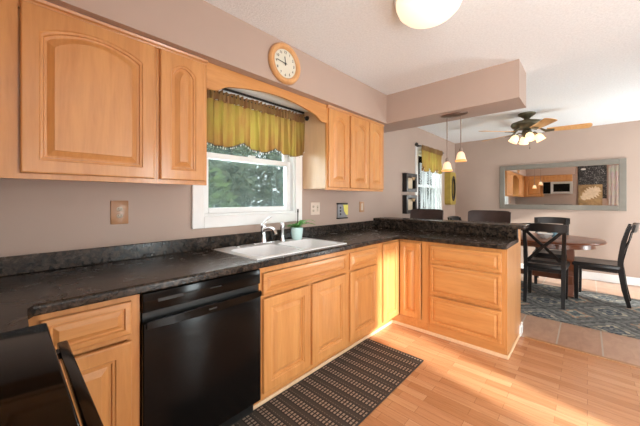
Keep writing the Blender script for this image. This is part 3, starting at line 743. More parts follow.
make('drawer', M().box(0.046, 0.078, ry0 + 0.004, ry1 - 0.004, 0.03, 0.19, 0.005, 2), black_gloss, t, True)
bgd = make('back_guard', M().box(XLW + 0.02, XLW + 0.08, ry0, ry1, 0.922, 1.09, 0.008, 2), black_gloss, t, True)
for k, yy in enumerate((0.46, 0.56, 0.95, 1.05)):
    make('knob', M().lathe([(0.022, 0), (0.020, 0.018), (0.012, 0.022)], (XLW + 0.081, yy, 1.0), 16, (1, 0, 0)), steel, bgd, True)
# microwave and cabinets on the left wall (seen in the mirror)
t = thing('microwave', 'stainless over-the-range microwave under small cabinets, reflected in the dining mirror', 'microwave', (-0.4, 0.75, 1.46))
make('body', M().box(XLW + 0.001, -0.235, 0.372, 1.136, 1.462, 1.875, 0.004), steel, t)
dr = make('door', M().box(-0.234, -0.205, 0.376, 0.93, 1.47, 1.868, 0.004), steel, t)
make('window', M().box(-0.2052, -0.202, 0.43, 0.86, 1.53, 1.80, 0.001), black_gloss, dr)
make('handle', M().cyl((-0.175, 0.905, 1.52), (-0.175, 0.905, 1.82), 0.009).cyl((-0.205, 0.905, 1.53), (-0.17, 0.905, 1.53), 0.007).cyl((-0.205, 0.905, 1.81), (-0.17, 0.905, 1.81), 0.007), steel, dr, True)
make('control_panel', M().box(-0.234, -0.207, 0.935, 1.132, 1.47, 1.868, 0.003), black_gloss, t)
def left_cab(label, y0, y1, z0, doors, arch):
    t = thing('wall_cabinet', label, 'cabinet', (-0.43, (y0 + y1) / 2, z0))
    make('carcass', M().box(XLW + 0.001, -0.292, y0, y1, z0 + 0.001, 2.113), maple_v, t)
    make('face_frame', M().box(-0.2915, -0.272, y0, y1, z0, 2.113), maple_v, t)
    for a, b in doors: make('door', panel_door(FL(-0.2715), a, b, z0 + 0.02, 2.09, arch=arch), maple_v, t)
left_cab('short two-door maple cabinet above the microwave, seen in the mirror', 0.372, 1.136, 1.877, [(0.385, 0.748), (0.758, 1.124)], 0.0)
left_cab('tall maple cabinet left of the microwave in the mirror, over the corner counter', 1.1375, 1.70, zb, [(1.15, 1.65)], 0.05)
struct('wall_left_soffit', M().box(XLW, -0.21, 0.30, YS, ZS + 0.0005, ZC), wall_m)
t = thing('wall_board', 'black flecked board with a pale oval, seen at the right of the mirror', 'wall art', (XLW, -0.11, 1.1))
make('board', M().box(XLW + 0.001, XLW + 0.03, -0.46, 0.235, 1.30, 2.40, 0.003), fleck_m, t)
make('oval_plaque', M().lathe([(0.001, 0.0), (0.05, 0.0), (0.048, 0.008), (0.02, 0.01)], (XLW + 0.0305, 0.10, 2.28), 24, (1, 0, 0), 0.6, 1.3), porcelain, t, True)
t = thing('leaf_canvas', 'brown canvas with a large pale leaf, hung in front of the black flecked board', 'wall art', (XLW, -0.1, 0.75))
make('canvas', M().box(XLW + 0.0315, XLW + 0.06, -0.36, 0.225, 0.72, 1.76, 0.003), leafart_m, t)
lf = []; nl = 15          # lobed leaf outline along a slanting midrib
half = [(i / nl, 0.17 * math.sin(PI * (0.06 + 0.9 * i / nl)) ** 0.8 * (1.25 if i % 2 else 0.72)) for i in range(nl + 1)]
for u, w in half: lf.append((u * 0.56 - 0.26 + (0.05 if w > 0.1 else 0), w))
for u, w in reversed(half): lf.append((u * 0.56 - 0.26 + (0.05 if w > 0.1 else 0), -w - 0.001))
ca, sa = math.cos(2.45), math.sin(2.45)
lf = [(x * ca - y * sa, x * sa + y * ca) for x, y in lf]
make('leaf_print', M().prism(lf, lambda p: Vector((XLW + 0.0605, -0.06 + p[0], 1.45 + p[1])), lambda p: Vector((XLW + 0.063, -0.06 + p[0], 1.45 + p[1]))), parch_m, t)
m = M(); pr = []
for i in range(41):
    s = i / 40; y = -0.90 + s * 0.40; x = XLW + 0.07 + 0.025 * math.sin(s * 26)
    pr.append([Vector((x, y, 2.35)), Vector((x + 0.004 * math.sin(i), y + 0.05 * math.sin(s * PI) * 0, 1.4)), Vector((x, y, 0.05))])
m.loops(pr, False, False, False)
tag(make('curtain', m, sheer_m, None, True), 'pale hanging curtain at the right edge of the mirror reflection', 'curtain')

# ------------------------------------------------------------------ clock, wall plates
def text_mesh(s, size, ext=0.0008):
    cu = bpy.data.curves.new('txt', 'FONT'); cu.body = s; cu.size = size; cu.extrude = ext; cu.align_x = 'CENTER'; cu.align_y = 'CENTER'
    o = bpy.data.objects.new('txt', cu); C.objects.link(o); bpy.context.view_layer.update()
    me = bpy.data.meshes.new_from_object(o.evaluated_get(bpy.context.evaluated_depsgraph_get()))
    bpy.data.objects.remove(o); bpy.data.curves.remove(cu); return me
cx, cz, cr = 1.381, 2.264, 0.148
t = thing('wall_clock', 'round wooden wall clock with cream face on the soffit above the window', 'clock', (cx, YS, cz))
make('rim', M().lathe([(0.102, 0.001), (cr - 0.004, 0.001), (cr, 0.010), (cr - 0.004, 0.026), (cr - 0.014, 0.034), (0.116, 0.034), (0.106, 0.026), (0.102, 0.018)], (cx, YS, cz), 48, (0, -1, 0), cap=False), wood_light, t, True)
make('dial', M().lathe([(0.108, 0.002), (0.108, 0.016)], (cx, YS, cz), 40, (0, -1, 0)), clock_face_m, t)
for k in range(1, 13):
    m = M(); a = PI / 2 - k * PI / 6; me = text_mesh(str(k), 0.026)
    px_, pz_ = cx + 0.082 * math.cos(a), cz + 0.082 * math.sin(a)
    me.transform(Matrix.Translation((px_, YS - 0.0168, pz_)) @ Matrix.Rotation(PI / 2, 4, 'X')); m.bm.from_mesh(me); bpy.data.meshes.remove(me)
    make('numeral', m, dark_slot, t)
def hand(ang, L, w, y):
    a = math.radians(90 - ang); d = Vector((math.cos(a), 0, math.sin(a))); c = Vector((cx, y, cz))
    return M().bar(c - d * 0.015, c + d * L, w, 0.0012, (0, 1, 0))
make('hour_hand', hand(353, 0.05, 0.007, YS - 0.0185), dark_slot, t)
make('minute_hand', hand(276, 0.078, 0.005, YS - 0.0205), dark_slot, t)
make('hub', M().lathe([(0.007, 0.0165), (0.007, 0.022)], (cx, YS, cz), 12, (0, -1, 0)), dark_slot, t)

def outlet(m_recept, cx_, cz_, t, mat):
    for dz in (-0.02, 0.02):
        r = make('receptacle', M().lathe([(0.016, 0), (0.016, 0.002), (0.014, 0.003)], (cx_, YW - 0.0075, cz_ + dz), 18, (0, -1, 0), 1.0, 0.85), mat, t, True)
        make('slot', M().box(cx_ - 0.007, cx_ - 0.005, YW - 0.0113, YW - 0.0104, cz_ + dz - 0.002, cz_ + dz + 0.007).box(cx_ + 0.005, cx_ + 0.007, YW - 0.0113, YW - 0.0104, cz_ + dz - 0.002, cz_ + dz + 0.006).box(cx_ - 0.0025, cx_ + 0.0025, YW - 0.0113, YW - 0.0104, cz_ + dz - 0.009, cz_ + dz - 0.005), dark_slot, r)
def plate(label, x0, x1, z0, z1, mat, cat='outlet', name='wall_outlet'):
    t = thing(name, label, cat, ((x0 + x1) / 2, YW, z0)); make('plate', M().box(x0, x1, YW - 0.0075, YW - 0.0002, z0, z1, 0.003, 2), mat, t, True); return t
t = plate('wooden outlet plate on the wall left of the sink window', 0.402, 0.49, 1.128, 1.265, wood_plate); outlet(None, 0.446, 1.196, t, ivory)
t = plate('cream double plate with outlet and switch, just right of the sink window', 2.035, 2.165, 1.118, 1.242, cream_plate); outlet(None, 2.07, 1.18, t, ivory)
sw = make('switch', M().box(2.118, 2.142, YW - 0.010, YW - 0.0074, 1.150, 1.212, 0.001), ivory, t); make('toggle', M().box(2.124, 2.136, YW - 0.018, YW - 0.0102, 1.183, 1.199, 0.002), ivory, sw)
t = plate('wooden plate with ivory rocker on the wall below the two-door wall cabinet', 2.865, 2.965, 1.118, 1.245, wood_plate, 'switch', 'wall_switch')
make('rocker', M().box(2.895, 2.935, YW - 0.0105, YW - 0.0076, 1.14, 1.222, 0.001), ivory, t)
t = thing('note_holder', 'grey wall holder with a yellow note, between the wall plates', 'wall holder', (2.52, YW, 1.06))
make('back_plate', M().box(2.44, 2.60, YW - 0.022, YW - 0.0003, 1.072, 1.215, 0.003), grey_plastic, t)
make('top_rail', M().box(2.436, 2.604, YW - 0.030, YW - 0.0003, 1.2155, 1.232, 0.003), dark_slot, t)
make('bottom_tray', M().box(2.436, 2.604, YW - 0.034, YW - 0.0003, 1.058, 1.0715, 0.003), dark_slot, t)
m = M(); m.prism([(2.53, 1.212), (2.615, 1.212), (2.615, 1.10), (2.58, 1.10), (2.545, 1.14)], lambda p: Vector((p[0], YW - 0.0225, p[1])), lambda p: Vector((p[0], YW - 0.0245, p[1])))
make('note', m, yellow_m, t)
m = M()
for k in range(3): m.lathe([(0.012, 0), (0.012, 0.003)], (2.48, YW - 0.0222, 1.11 + 0.035 * k), 12, (0, -1, 0))
make('button', m, black_plastic, t)

# ------------------------------------------------------------------ curtains
def valance(label, x0, x1, zt_, zb_, y, peaks, folds, hem, ruff=True):
    t = thing('curtain_valance', label, 'curtain', ((x0 + x1) / 2, y, zt_))
    n = 150; rows = 10; grid = []; hemline = []
    for i in range(n + 1):
        s = i / n; cyc = s * folds * 2 * PI
        seg = [0] + peaks + [1]
        for a, b in zip(seg, seg[1:]):
            if a <= s <= b: q = (s - a) / (b - a); break
        sc = math.sin(PI * q) ** 0.6
        zbb = zb_ + 0.07 * (1 - sc) * hem
        col = []
        for r in range(rows + 1):
            v = r / rows; amp = 0.012 + 0.012 * v
            yy = y - 0.012 - amp * (math.sin(cyc) * 0.7 + 0.5 * math.sin(cyc * 0.5 + 1.3) * v + 0.3 * math.sin(cyc * 2.3))
            xx = x0 + s * (x1 - x0) + 0.006 * math.sin(cyc * 0.7) * v
            col.append(Vector((xx, yy, (zt_ - 0.055) + (zbb - zt_ + 0.055) * v)))
        grid.append(col); hemline.append(col[-1])
    m = M(); m.loops(grid, False, False, False)
    make('cloth', m, cloth_m, t, True)
    m = M(); g = []
    for i in range(n * 2 + 1):
        s = i / n / 2; cyc = s * folds * 2 * PI * 2.3
        g.append([Vector((x0 + s * (x1 - x0), y - 0.016 - k * (0.010 * math.sin(cyc) + 0.004 * math.sin(cyc * 2.1)), z + 0.006 * math.sin(cyc * 0.8) * (k > 1))) for z, k in ((zt_ + 0.016, 1.2), (zt_ - 0.002, 0.8), (zt_ - 0.02, 1.2), (zt_ - 0.06, 1.5))])
    m.loops(g, False, False, False); make('gathered_header', m, ruffle_m, t, True)
    m = M()
    for i in range(0, n + 1, 3):
        p = hemline[i]; m.lathe([(0.001, -0.006), (0.0055, 0), (0.001, 0.006)], (p.x, p.y, p.z - 0.014), 6)
        m.cyl((p.x, p.y, p.z - 0.012), (p.x, p.y, p.z), 0.001, None, 4)
    fr = make('fringe', m, fringe_m, t); fr['kind'] = 'stuff'
    m = M(); m.tube([p + Vector((0, -0.002, 0)) for p in hemline], 0.003, 6); make('hem_trim', m, ruffle_m, t, True)
    return t
valance('gold-green gathered valance with beaded scalloped hem over the sink window', 0.868, 1.885, 2.035, 1.655, 1.945, [0.36, 0.66], 13, 1.0)
t = thing('curtain_rod', 'dark curtain rod with round finial across the sink window', 'curtain rod', (1.38, 1.945, 2.035))
make('rod', M().cyl((0.84, 1.938, 2.035), (1.912, 1.938, 2.035), 0.006), iron, t, True)
make('finial', M().lathe([(0.006, 0), (0.020, 0.008), (0.023, 0.020), (0.010, 0.034)], (1.90, 1.938, 2.035), 14, (1, 0, 0)), iron, t, True)
for xx in (1.878, 0.868): make('bracket', M().box(xx, xx + 0.01, 1.936, 1.9895, 2.028, 2.042), iron, t)
tag(make('shadow_gap_strip', M().box(0.85, 1.92, YW - 0.034, YW - 0.0205, 2.087, 2.1015), iron), 'thin dark strip standing in for the shadow gap above the sink window casing, behind the arched board', 'shadow strip')  # dark strip drawn for the shade where soffit and wall meet
valance('gold-green gathered valance with beaded scalloped hem over the dining window', 4.43, 5.31, 2.115, 1.72, 1.93, [0.34, 0.67], 9, 1.0)
m = M(); g = []
for i in range(121):
    q = i / 120; g.append([Vector((4.48 + q * 0.94, 1.972 - k * 0.010 * math.sin(q * 2 * PI * 11), z)) for z, k in ((1.86, 0.6), (1.45, 1.0), (0.97, 1.2))])
m.loops(g, False, False, False)
tag(make('added_sheer', m, veil_m, None, True), 'thin white sheer added inside the dining window to make it pale and striped', 'curtain')  # sheer added to brighten the window, its backlit folds giving the stripes
t = thing('curtain_rod', 'dark curtain rod with round finial across the dining window', 'curtain rod', (5, 1.92, 2.115))
make('rod', M().cyl((4.27, 1.922, 2.115), (5.40, 1.922, 2.115), 0.008), iron, t, True)
make('finial', M().lathe([(0.008, 0), (0.026, 0.012), (0.028, 0.028), (0.010, 0.046)], (4.28, 1.922, 2.115), 14, (-1, 0, 0)), iron, t, True)
for xx in (4.405, 5.375): make('bracket', M().box(xx, xx + 0.012, 1.92, 1.9895, 2.105, 2.125), iron, t)

# ------------------------------------------------------------------ things on the dining walls
def shadow_box(label, z0, z1):
    x0, x1 = 3.97, 4.32; t = thing('shadow_box', label, 'picture frame', (4.15, YW, z0)); y0 = YW - 0.07
    m = M(); s = 0.05
    m.box(x0, x0 + s, y0, YW - 0.0005, z0, z1, 0.003); m.box(x1 - s, x1, y0, YW - 0.0005, z0, z1, 0.003); m.box(x0 + s, x1 - s, y0, YW - 0.0005, z0, z0 + s, 0.003); m.box(x0 + s, x1 - s, y0, YW - 0.0005, z1 - s, z1, 0.003)
    make('frame', m, black_paint, t)
    make('backing', M().box(x0 + s, x1 - s, YW - 0.02, YW - 0.0006, z0 + s, z1 - s), dark_slot, t)
    pz = (z0 + z1) / 2
    make('print', M().box(x0 + 0.085, x1 - 0.085, YW - 0.034, YW - 0.0205, pz - 0.085, pz + 0.075, 0.002), parch_m, t)
    m = M()
    for k in range(5):
        a = k * 1.25; m.lathe([(0.001, -0.006), (0.024, -0.002), (0.018, 0.01), (0.004, 0.014)], (x1 - 0.10 + 0.035 * math.cos(a), YW - 0.055, pz + 0.085 + 0.022 * math.sin(a)), 10, (0, -1, 0))
    make('flower', m, gold_m, t, True)
shadow_box('black shadow box with parchment print, upper one left of the dining window', 1.385, 1.66)
shadow_box('black shadow box with parchment print, lower one left of the dining window', 1.06, 1.335)
t = thing('oval_mirror', 'olive-yellow rectangular frame with an oval dark opening beside the room corner', 'mirror', (5.84, YW, 1.17))
x0, x1, z0, z1 = 5.69, 5.99, 1.17, 1.79; ocx, ocz, oa, ob = 5.85, 1.48, 0.085, 0.21
def rect_pt(a):
    c, s = math.cos(a), math.sin(a); k = min((x1 - x0) / 2 / max(1e-9, abs(c)), (z1 - z0) / 2 / max(1e-9, abs(s))); return ((x0 + x1) / 2 + c * k, (z0 + z1) / 2 + s * k)
n = 64; A = [2 * PI * i / n + PI / 4 for i in range(n)]
rc = [rect_pt(a) for a in A]; ov = [(ocx + oa * math.cos(a), ocz + ob * math.sin(a)) for a in A]
m = M(); m.loops([[Vector((p[0], y, p[1])) for p in L] for L, y in ((rc, YW - 0.0005), (rc, YW - 0.11), (ov, YW - 0.11), (ov, YW - 0.02))], False, False)
make('frame', m, olive_m, t)
make('glass', M().prism(ov, lambda p: Vector((p[0], YW - 0.021, p[1])), lambda p: Vector((p[0], YW - 0.001, p[1]))), parch_m, t)
m = M(); m.loops([[Vector((ocx + k * oa * math.cos(a), y, ocz + k * ob * math.sin(a))) for a in A] for k, y in ((1.16, YW - 0.1102), (1.12, YW - 0.122), (0.9, YW - 0.122), (0.86, YW - 0.1))], False, False)
make('inner_rim', m, iron, t, True)
make('scroll', M().tube([(ocx - 0.02, YW - 0.05, ocz - 0.15), (ocx + 0.03, YW - 0.05, ocz - 0.06), (ocx - 0.03, YW - 0.05, ocz + 0.04), (ocx + 0.02, YW - 0.05, ocz + 0.14)], 0.009, 8), iron, t, True)

# long wall mirror
my0, my1, mz0, mz1 = -0.430, 1.208, 1.098, 1.888
t = thing('wall_mirror', 'long horizontal mirror in a grey-green wood frame on the far dining wall', 'mirror', (XF, (my0 + my1) / 2, mz0))
s = 0.082; m = M(); xa, xb = XF - 0.035, XF - 0.0005
m.box(xa, xb, my0, my0 + s, mz0, mz1, 0.006); m.box(xa, xb, my1 - s, my1, mz0, mz1, 0.006); m.box(xa, xb, my0 + s, my1 - s, mz0, mz0 + s, 0.006); m.box(xa, xb, my0 + s, my1 - s, mz1 - s, mz1, 0.006)
make('frame', m, frame_grey, t)
make('mirror_glass', M().box(XF - 0.014, XF - 0.001, my0 + s - 0.006, my1 - s + 0.006, mz0 + s - 0.006, mz1 - s + 0.006), mirror_m, t)

# ------------------------------------------------------------------ ceiling lights and fan
t = thing('ceiling_light', 'lit round frosted dome lamp on the kitchen ceiling', 'ceiling lamp', (1.62, 0.66, ZC))
make('base', M().lathe([(0.185, -0.022), (0.19, -0.012), (0.185, -0.0005)], (1.62, 0.66, ZC), 36), white_m, t, True)
make('dome', M().lathe([(0.178, -0.0225), (0.178, -0.05), (0.165, -0.082), (0.135, -0.112), (0.09, -0.132), (0.045, -0.141), (0.002, -0.143)], (1.62, 0.66, ZC), 40), dome_m, t, True)

t = thing('pendant_light', 'twin bell-shade pendant lamp hanging over the peninsula bar', 'pendant lamp', (3.0, 0.965, ZS))
make('canopy', M().lathe([(0.10, -0.0005), (0.10, -0.012), (0.08, -0.022), (0.02, -0.03)], (3.0, 0.965, ZS), 32, None, 0.55, 1.25), nickel, t, True)
for yy, zbt in ((1.035, 1.555), (0.905, 1.642)):
    make('stem', M().cyl((3.0, yy, ZS - 0.02), (3.0, yy, zbt + 0.13), 0.0045), nickel, t, True)
    make('socket', M().lathe([(0.014, 0.092), (0.016, 0.115), (0.010, 0.135)], (3.0, yy, zbt), 14), nickel, t, True)
    sh = make('shade', M().lathe([(0.046, 0.016), (0.040, 0.036), (0.036, 0.06), (0.028, 0.082), (0.014, 0.094)], (3.0, yy, zbt), 24), pend_m, t, True)
    make('rim', M().lathe([(0.053, 0.0), (0.054, 0.006), (0.047, 0.0155)], (3.0, yy, zbt), 24, cap=False), amber_m, sh, True)

fx, fy = 4.76, 0.60
t = thing('ceiling_fan', 'bronze ceiling fan with oak blades and four lit tulip shades above the dining table', 'ceiling fan', (fx, fy, ZC))
make('canopy', M().lathe([(0.10, -0.0005), (0.095, -0.02), (0.055, -0.05), (0.03, -0.07), (0.045, -0.09)], (fx, fy, ZC), 28), bronze, t, True)
make('motor_housing', M().lathe([(0.05, -0.0905), (0.12, -0.105), (0.175, -0.125), (0.185, -0.155), (0.165, -0.185), (0.11, -0.205), (0.05, -0.215)], (fx, fy, ZC), 36), bronze, t, True)
make('light_hub', M().lathe([(0.035, -0.2155), (0.055, -0.235), (0.06, -0.285), (0.045, -0.31), (0.012, -0.325)], (fx, fy, ZC), 24), bronze, t, True)
def rotm(a): return Matrix.Translation((fx, fy, 0)) @ Matrix.Rotation(a, 4, 'Z')
for k in range(5):
    a = math.radians(280 + 72 * k); R = rotm(a); z = ZC - 0.25
    poly = []
    for i in range(9): poly.append((0.21 + (0.62 - 0.21) * i / 8, -0.052 - 0.016 * i / 8))
    for i in range(9): b = -PI / 2 + PI * i / 8; poly.append((0.62 + 0.035 * math.cos(b), 0.068 * math.sin(b)))
    for i in range(9): poly.append((0.62 - (0.62 - 0.21) * i / 8, 0.068 - 0.016 * i / 8))
    tl = Matrix.Rotation(math.radians(-13), 4, 'X')
    m = M(); m.prism(poly, lambda p: Vector((p[0], p[1], 0)), lambda p: Vector((p[0], p[1], 0.007)))
    bmesh.ops.transform(m.bm, matrix=R @ Matrix.Translation((0, 0, z)) @ tl, verts=m.bm.verts)
    bl = make('blade', m, wood_blade, t)
    m = M(); m.sweep([(0.10, 0, 0.06), (0.15, 0, 0.03), (0.20, 0, -0.008), (0.29, 0, -0.008)], [0.03, 0.035, 0.07, 0.05], 0.008)
    bmesh.ops.transform(m.bm, matrix=R @ Matrix.Translation((0, 0, z)) @ tl, verts=m.bm.verts)
    make('blade_arm', m, bronze, bl)
for k in range(4):
    a = math.radians(20 + 90 * k); d = Vector((math.cos(a), math.sin(a), 0)); c = Vector((fx, fy, ZC - 0.27))
    p1 = c + d * 0.115 + Vector((0, 0, 0.0))
    make('lamp_arm', M().tube([c + d * 0.05, c + d * 0.09 + Vector((0, 0, 0.012)), p1 + Vector((0, 0, -0.01))], 0.009, 10), bronze, t, True)
    ax = (d * 0.55 + Vector((0, 0, -1))).normalized()
    make('tulip_shade', M().lathe([(0.020, 0.0), (0.040, 0.02), (0.050, 0.05), (0.048, 0.075), (0.058, 0.10), (0.04, 0.092), (0.01, 0.088)], p1 + Vector((0, 0, -0.018)), 20, ax), bulb_m, t, True)
make('pull_chain', M().cyl((fx + 0.02, fy - 0.03, ZC - 0.46), (fx + 0.02, fy - 0.03, ZC - 0.31), 0.0022, None, 6).lathe([(0.002, 0), (0.007, 0.012), (0.002, 0.026)], (fx + 0.02, fy - 0.03, ZC - 0.48), 8), bronze, t)

# ------------------------------------------------------------------ rugs
t = thing('kitchen_runner', 'dark brown striped woven runner on the floor before the sink cabinets', 'rug', (1.4, 1.2, 0))
make('weave', M().box(0.55, 2.215, 0.955, 1.462, 0.0008, 0.008, 0.002), mat_m, t)
make('binding', M().box(0.54, 2.225, 0.945, 0.9548, 0.0008, 0.009, 0.002).box(0.54, 2.225, 1.4622, 1.470, 0.0008, 0.009, 0.002).box(2.2152, 2.225, 0.9548, 1.4622, 0.0008, 0.009, 0.002), dark_slot, t)
rg = thing('dining_rug', 'blue-grey medallion patterned area rug under the dining table', 'rug', (4.6, 0.4, 0))
make('pile', M().box(3.90, 5.42, -1.30, 1.75, 0.0008, 0.011, 0.003), rug_m, rg)
ZR = 0.0112

# ------------------------------------------------------------------ dining table and chairs
tx, ty = 5.06, 0.50
t = thing('dining_table', 'oval cherry-brown dining table on the patterned rug', 'table', (tx, ty, ZR))
n = 64
def sup(a, e=0.82): return math.copysign(abs(math.cos(a)) ** e, math.cos(a)), math.copysign(abs(math.sin(a)) ** e, math.sin(a))
def ovl(k, z, rx=0.52, ry=0.68): return [Vector((tx + sup(2 * PI * i / n)[0] * (rx + k), ty + sup(2 * PI * i / n)[1] * (ry + k), z)) for i in range(n)]
make('tabletop', M().loops([ovl(-0.03, 0.718), ovl(-0.006, 0.724), ovl(0, 0.735), ovl(-0.004, 0.745), ovl(-0.014, 0.750)]), wood_table, t, True)
make('apron', M().loops([ovl(-0.10, 0.655), ovl(-0.10, 0.7175)]), wood_table, t, True)
for yy in (0.16, 0.84):
    for sx in (-1, 1):
        pth = [(tx + sx * 0.10, yy, 0.655), (tx + sx * 0.13, yy, 0.5), (tx + sx * 0.115, yy, 0.35), (tx + sx * 0.12, yy, 0.2), (tx + sx * 0.16, yy, 0.08), (tx + sx * 0.20, yy, ZR + 0.02)]
        make('leg', M().sweep(pth, 0.07, [0.12, 0.07, 0.055, 0.06, 0.065, 0.04]), wood_table, t)
make('stretcher', M().box(tx - 0.03, tx + 0.03, 0.19, 0.81, 0.20, 0.27, 0.005).box(tx - 0.17, tx + 0.17, 0.135, 0.189, 0.18, 0.29, 0.004).box(tx - 0.17, tx + 0.17, 0.811, 0.865, 0.18, 0.29, 0.004), wood_table, t)
bw = thing('bowl', 'white bowl on the dining table behind the crossed chair back', 'bowl', (tx - 0.15, 0.42, 0.7505))
make('vessel', M().lathe([(0.03, 0), (0.035, 0.006), (0.07, 0.03), (0.095, 0.065), (0.09, 0.066), (0.06, 0.03), (0.01, 0.012)], (tx - 0.15, 0.42, 0.7505), 26), porcelain, bw, True)
tag(make('cup', M().lathe([(0.026, 0), (0.032, 0.004), (0.036, 0.09), (0.033, 0.09), (0.028, 0.012), (0.003, 0.010)], (tx + 0.05, 0.33, 0.7505), 20), blue_glaze, None, True), 'blue-grey cup standing on the dining table beside the white bowl', 'cup')

def chair_proto():
    t = thing('dining_chair', 'x', 'chair', (0, 0, 0), 'black chairs round the dining table')
    w = 0.205   # local: +x faces the table, back at x=-0.21
    m = M(); n = 14; ls = []
    for z, k in ((0.426, -0.006), (0.432, 0.0), (0.468, 0.0), (0.476, -0.006), (0.474, -0.05), (0.468, -0.12)):
        pts = []
        for cx_, cy_, a0 in ((0.20, 0.185, 0), (-0.19, 0.165, 90), (-0.19, -0.165, 180), (0.20, -0.185, 270)):
            for q in range(5):
                a = math.radians(a0 + 22.5 * q); pts.append(Vector(((cx_ + 0.04 * math.cos(a)) * (1 + k / 0.23), (cy_ + 0.04 * math.sin(a)) * (1 + k / 0.22), z)))
        ls.append(pts)
    make('seat', m.loops(ls), black_paint, t, True)
    for s in (-1, 1):
        make('leg', M().sweep([(0.185, s * 0.185, 0.0), (0.185, s * 0.185, 0.44)], [0.036, 0.050], [0.036, 0.050]), black_paint, t)
        make('leg', M().sweep([(-0.275, s * 0.180, 0.0), (-0.2745, s * 0.180, 0.012), (-0.235, s * 0.180, 0.2), (-0.205, s * 0.180, 0.44), (-0.205, s * 0.182, 0.55), (-0.225, s * 0.185, 0.72), (-0.262, s * 0.19, 0.88), (-0.285, s * 0.192, 0.955)], [0.034, 0.034, 0.04, 0.042, 0.042, 0.038, 0.036, 0.032], [0.036, 0.036, 0.046, 0.052, 0.048, 0.042, 0.034, 0.028]), black_paint, t)
    m = M(); ls = []
    for i in range(13):
        s = -1 + 2 * i / 12; y = s * 0.222; x = -0.300 - 0.03 * (1 - s * s); zc = 0.012 * (1 - s * s)
        ls.append([Vector((x + 0.010, y, 0.878)), Vector((x - 0.012, y, 0.878)), Vector((x - 0.030, y, 0.968 + zc)), Vector((x - 0.008, y, 0.968 + zc))])
    make('top_rail', m.loops(ls), black_paint, t)
    for s in (-1, 1):
        m = M(); pts = [(-0.210, -s * 0.170, 0.50), (-0.232, -s * 0.088, 0.60), (-0.255, 0, 0.70), (-0.283, s * 0.088, 0.79), (-0.300, s * 0.172, 0.885)]
        side = Vector((0.25, s * 0.62, -0.62)).normalized()
        make('cross_slat', m.sweep([Vector(p) + Vector((0.006 * s, 0, 0)) for p in pts], 0.034, 0.011, side), black_paint, t)
    make('back_rail', M().box(-0.216, -0.194, -0.165, 0.165, 0.485, 0.52, 0.003), black_paint, t)
    make('seat_apron', M().box(0.166, 0.188, -0.163, 0.163, 0.385, 0.4395).box(-0.20, -0.18, -0.163, 0.163, 0.385, 0.4395).box(-0.182, 0.164, 0.172, 0.192, 0.385, 0.4395).box(-0.182, 0.164, -0.192, -0.172, 0.385, 0.4395), black_paint, t)
    return t
ch = chair_proto()
ch['label'] = 'black crossed-back chair next to the peninsula end, its back turned to the camera'
ch.location = (4.615, 0.385, ZR); ch.rotation_euler = (0, 0, 0)
dup(ch, (5.10, -0.095, ZR), math.radians(86), 'black chair at the right end of the dining table, seen side-on')
dup(ch, (5.56, 0.395, ZR), math.radians(184), 'black chair on the far side of the dining table, under the mirror')
dup(ch, (5.06, 1.33, ZR), math.radians(-92), 'black chair at the left table end, top rail just visible between the stools')

def stool_proto():
    t = thing('bar_stool', 'x', 'stool', (0, 0, 0), 'leather stools at the peninsula bar')     # faces -x
    make('seat', M().box(-0.21, 0.21, -0.21, 0.21, 0.66, 0.73, 0.025, 4), leather, t, True)
    m = M(); ls = []
    prof = [(0, 0.76), (0.004, 0.75), (0.012, 0.75)]
    for i in range(17):
        s = -1 + 2 * i / 16; y = s * 0.222; x = 0.19 + 0.055 * (1 - s * s); th = 0.045 * (1 - 0.35 * s ** 6)
        lean = 0.05; zt_ = 1.135 - 0.016 * abs(s) ** 10
        ls.append([Vector((x, y, 0.745)), Vector((x + th, y, 0.745)), Vector((x + th + lean, y, zt_ - 0.02)), Vector((x + th + lean - 0.012, y, zt_)), Vector((x + lean + 0.01, y, zt_)), Vector((x + lean, y, zt_ - 0.02))])
    bk = make('backrest', m.loops(ls), leather, t, True)
    make('piping', M().tube([Vector((0.19 + 0.055 * (1 - (-1 + 2 * i / 16) ** 2) + 0.07, (-1 + 2 * i / 16) * 0.222, 1.136 - 0.016 * abs(-1 + 2 * i / 16) ** 10)) for i in range(17)], 0.005, 6), black_paint, bk, True)
    for sx in (-1, 1):
        for sy in (-1, 1):
            make('leg', M().sweep([(sx * 0.205, sy * 0.205, 0.0), (sx * 0.175, sy * 0.175, 0.66)], [0.03, 0.042], [0.03, 0.042]), black_paint, t)
    make('footrest', M().box(-0.172, 0.172, 0.178, 0.202, 0.22, 0.25).box(-0.172, 0.172, -0.202, -0.178, 0.22, 0.25).box(-0.202, -0.178, -0.172, 0.172, 0.22, 0.25), black_paint, t)
    make('seat_rail', M().box(-0.195, 0.195, -0.195, 0.195, 0.61, 0.6595, 0.004), black_paint, t)
    return t
st = stool_proto(); st['label'] = 'dark leather bar stool behind the bar, the left one in front of the window'
st.location = (3.60, 1.60, 0.0)
dup(st, (3.60, 0.855, 0.0), 0.0, 'dark leather bar stool behind the bar, the right one nearest the mirror')

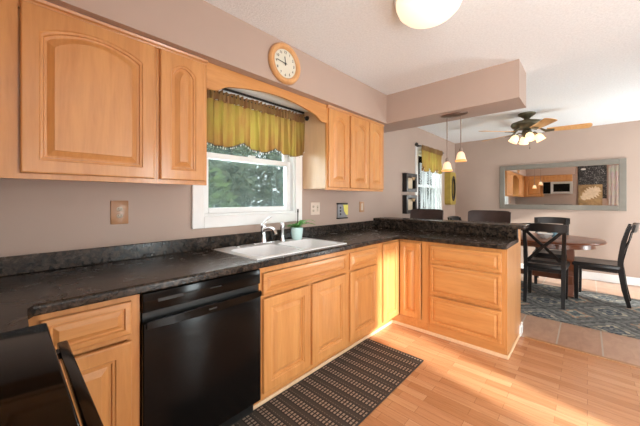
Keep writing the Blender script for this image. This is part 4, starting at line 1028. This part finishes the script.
# ------------------------------------------------------------------ outdoors
lawn = make('lawn', M().box(-14, 22, YW + 0.3, 26, -0.75, -0.45), grass_m, None, False, None, (0, 0, 0)); lawn['kind'] = 'structure'
def tree(label, x, y, h, rx, rz, n, mat, size):
    t = thing('tree', label, 'tree', (x, y, -0.45), 'trees outside the windows')
    make('trunk', M().tube([(x, y, -0.45), (x + 0.05, y, h * 0.4), (x, y + 0.05, h * 0.75)], [0.14, 0.10, 0.04], 10), bark_m, t, True)
    m = M(); rnd = random.Random(int(x * 100) + int(y * 10))
    for i in range(n):
        while True:
            p = Vector((rnd.uniform(-1, 1), rnd.uniform(-1, 1), rnd.uniform(-1, 1)))
            if 0.25 < p.length < 1: break
        q = Vector((x + p.x * rx, y + p.y * rx, -0.3 + rz + p.z * rz))
        a = Vector((rnd.gauss(0, 1), rnd.gauss(0, 1), rnd.gauss(0, 1))).normalized(); b = a.orthogonal().normalized(); s = size * rnd.uniform(0.6, 1.4)
        m.quad(q - a * s, q + b * s * 0.45, q + a * s, q - b * s * 0.45)
    make('foliage', m, mat, t)
tree('leafy grey-green tree outside the sink window, nearer one on the left', 2.5, 6.0, 4.5, 1.35, 2.1, 4800, fol_a, 0.12)
tree('leafy grey-green tree outside the sink window, nearer one on the right', 5.25, 6.3, 4.6, 1.35, 2.1, 4800, fol_a, 0.12)
tree('bright green bush close outside the left edge of the sink window', 1.65, 3.75, 2.2, 0.62, 1.05, 1600, fol_b, 0.07)
tree('broad tree standing behind the two nearer trees', 4.0, 9.9, 5.5, 2.3, 2.6, 4200, fol_a, 0.15)
tree('dark tree outside the dining window behind the white railing', 13.5, 6.2, 4.5, 1.8, 2.0, 4200, fol_a, 0.13)
t = thing('deck_railing', 'white railing with upright balusters outside the dining window', 'railing', (7.0, 3.6, -0.45))
make('top_rail', M().box(4.2, 10.0, 3.56, 3.64, 1.42, 1.50), white_m, t)
make('bottom_rail', M().box(4.2, 10.0, 3.57, 3.63, 0.20, 0.26), white_m, t)
for k in range(24): make('baluster', M().box(4.3 + k * 0.24, 4.38 + k * 0.24, 3.58, 3.62, 0.26, 1.42), white_m, t)
for k in range(4): make('post', M().box(4.2 + k * 1.9, 4.32 + k * 1.9, 3.5401, 3.6599, -0.45, 1.56), white_m, t)
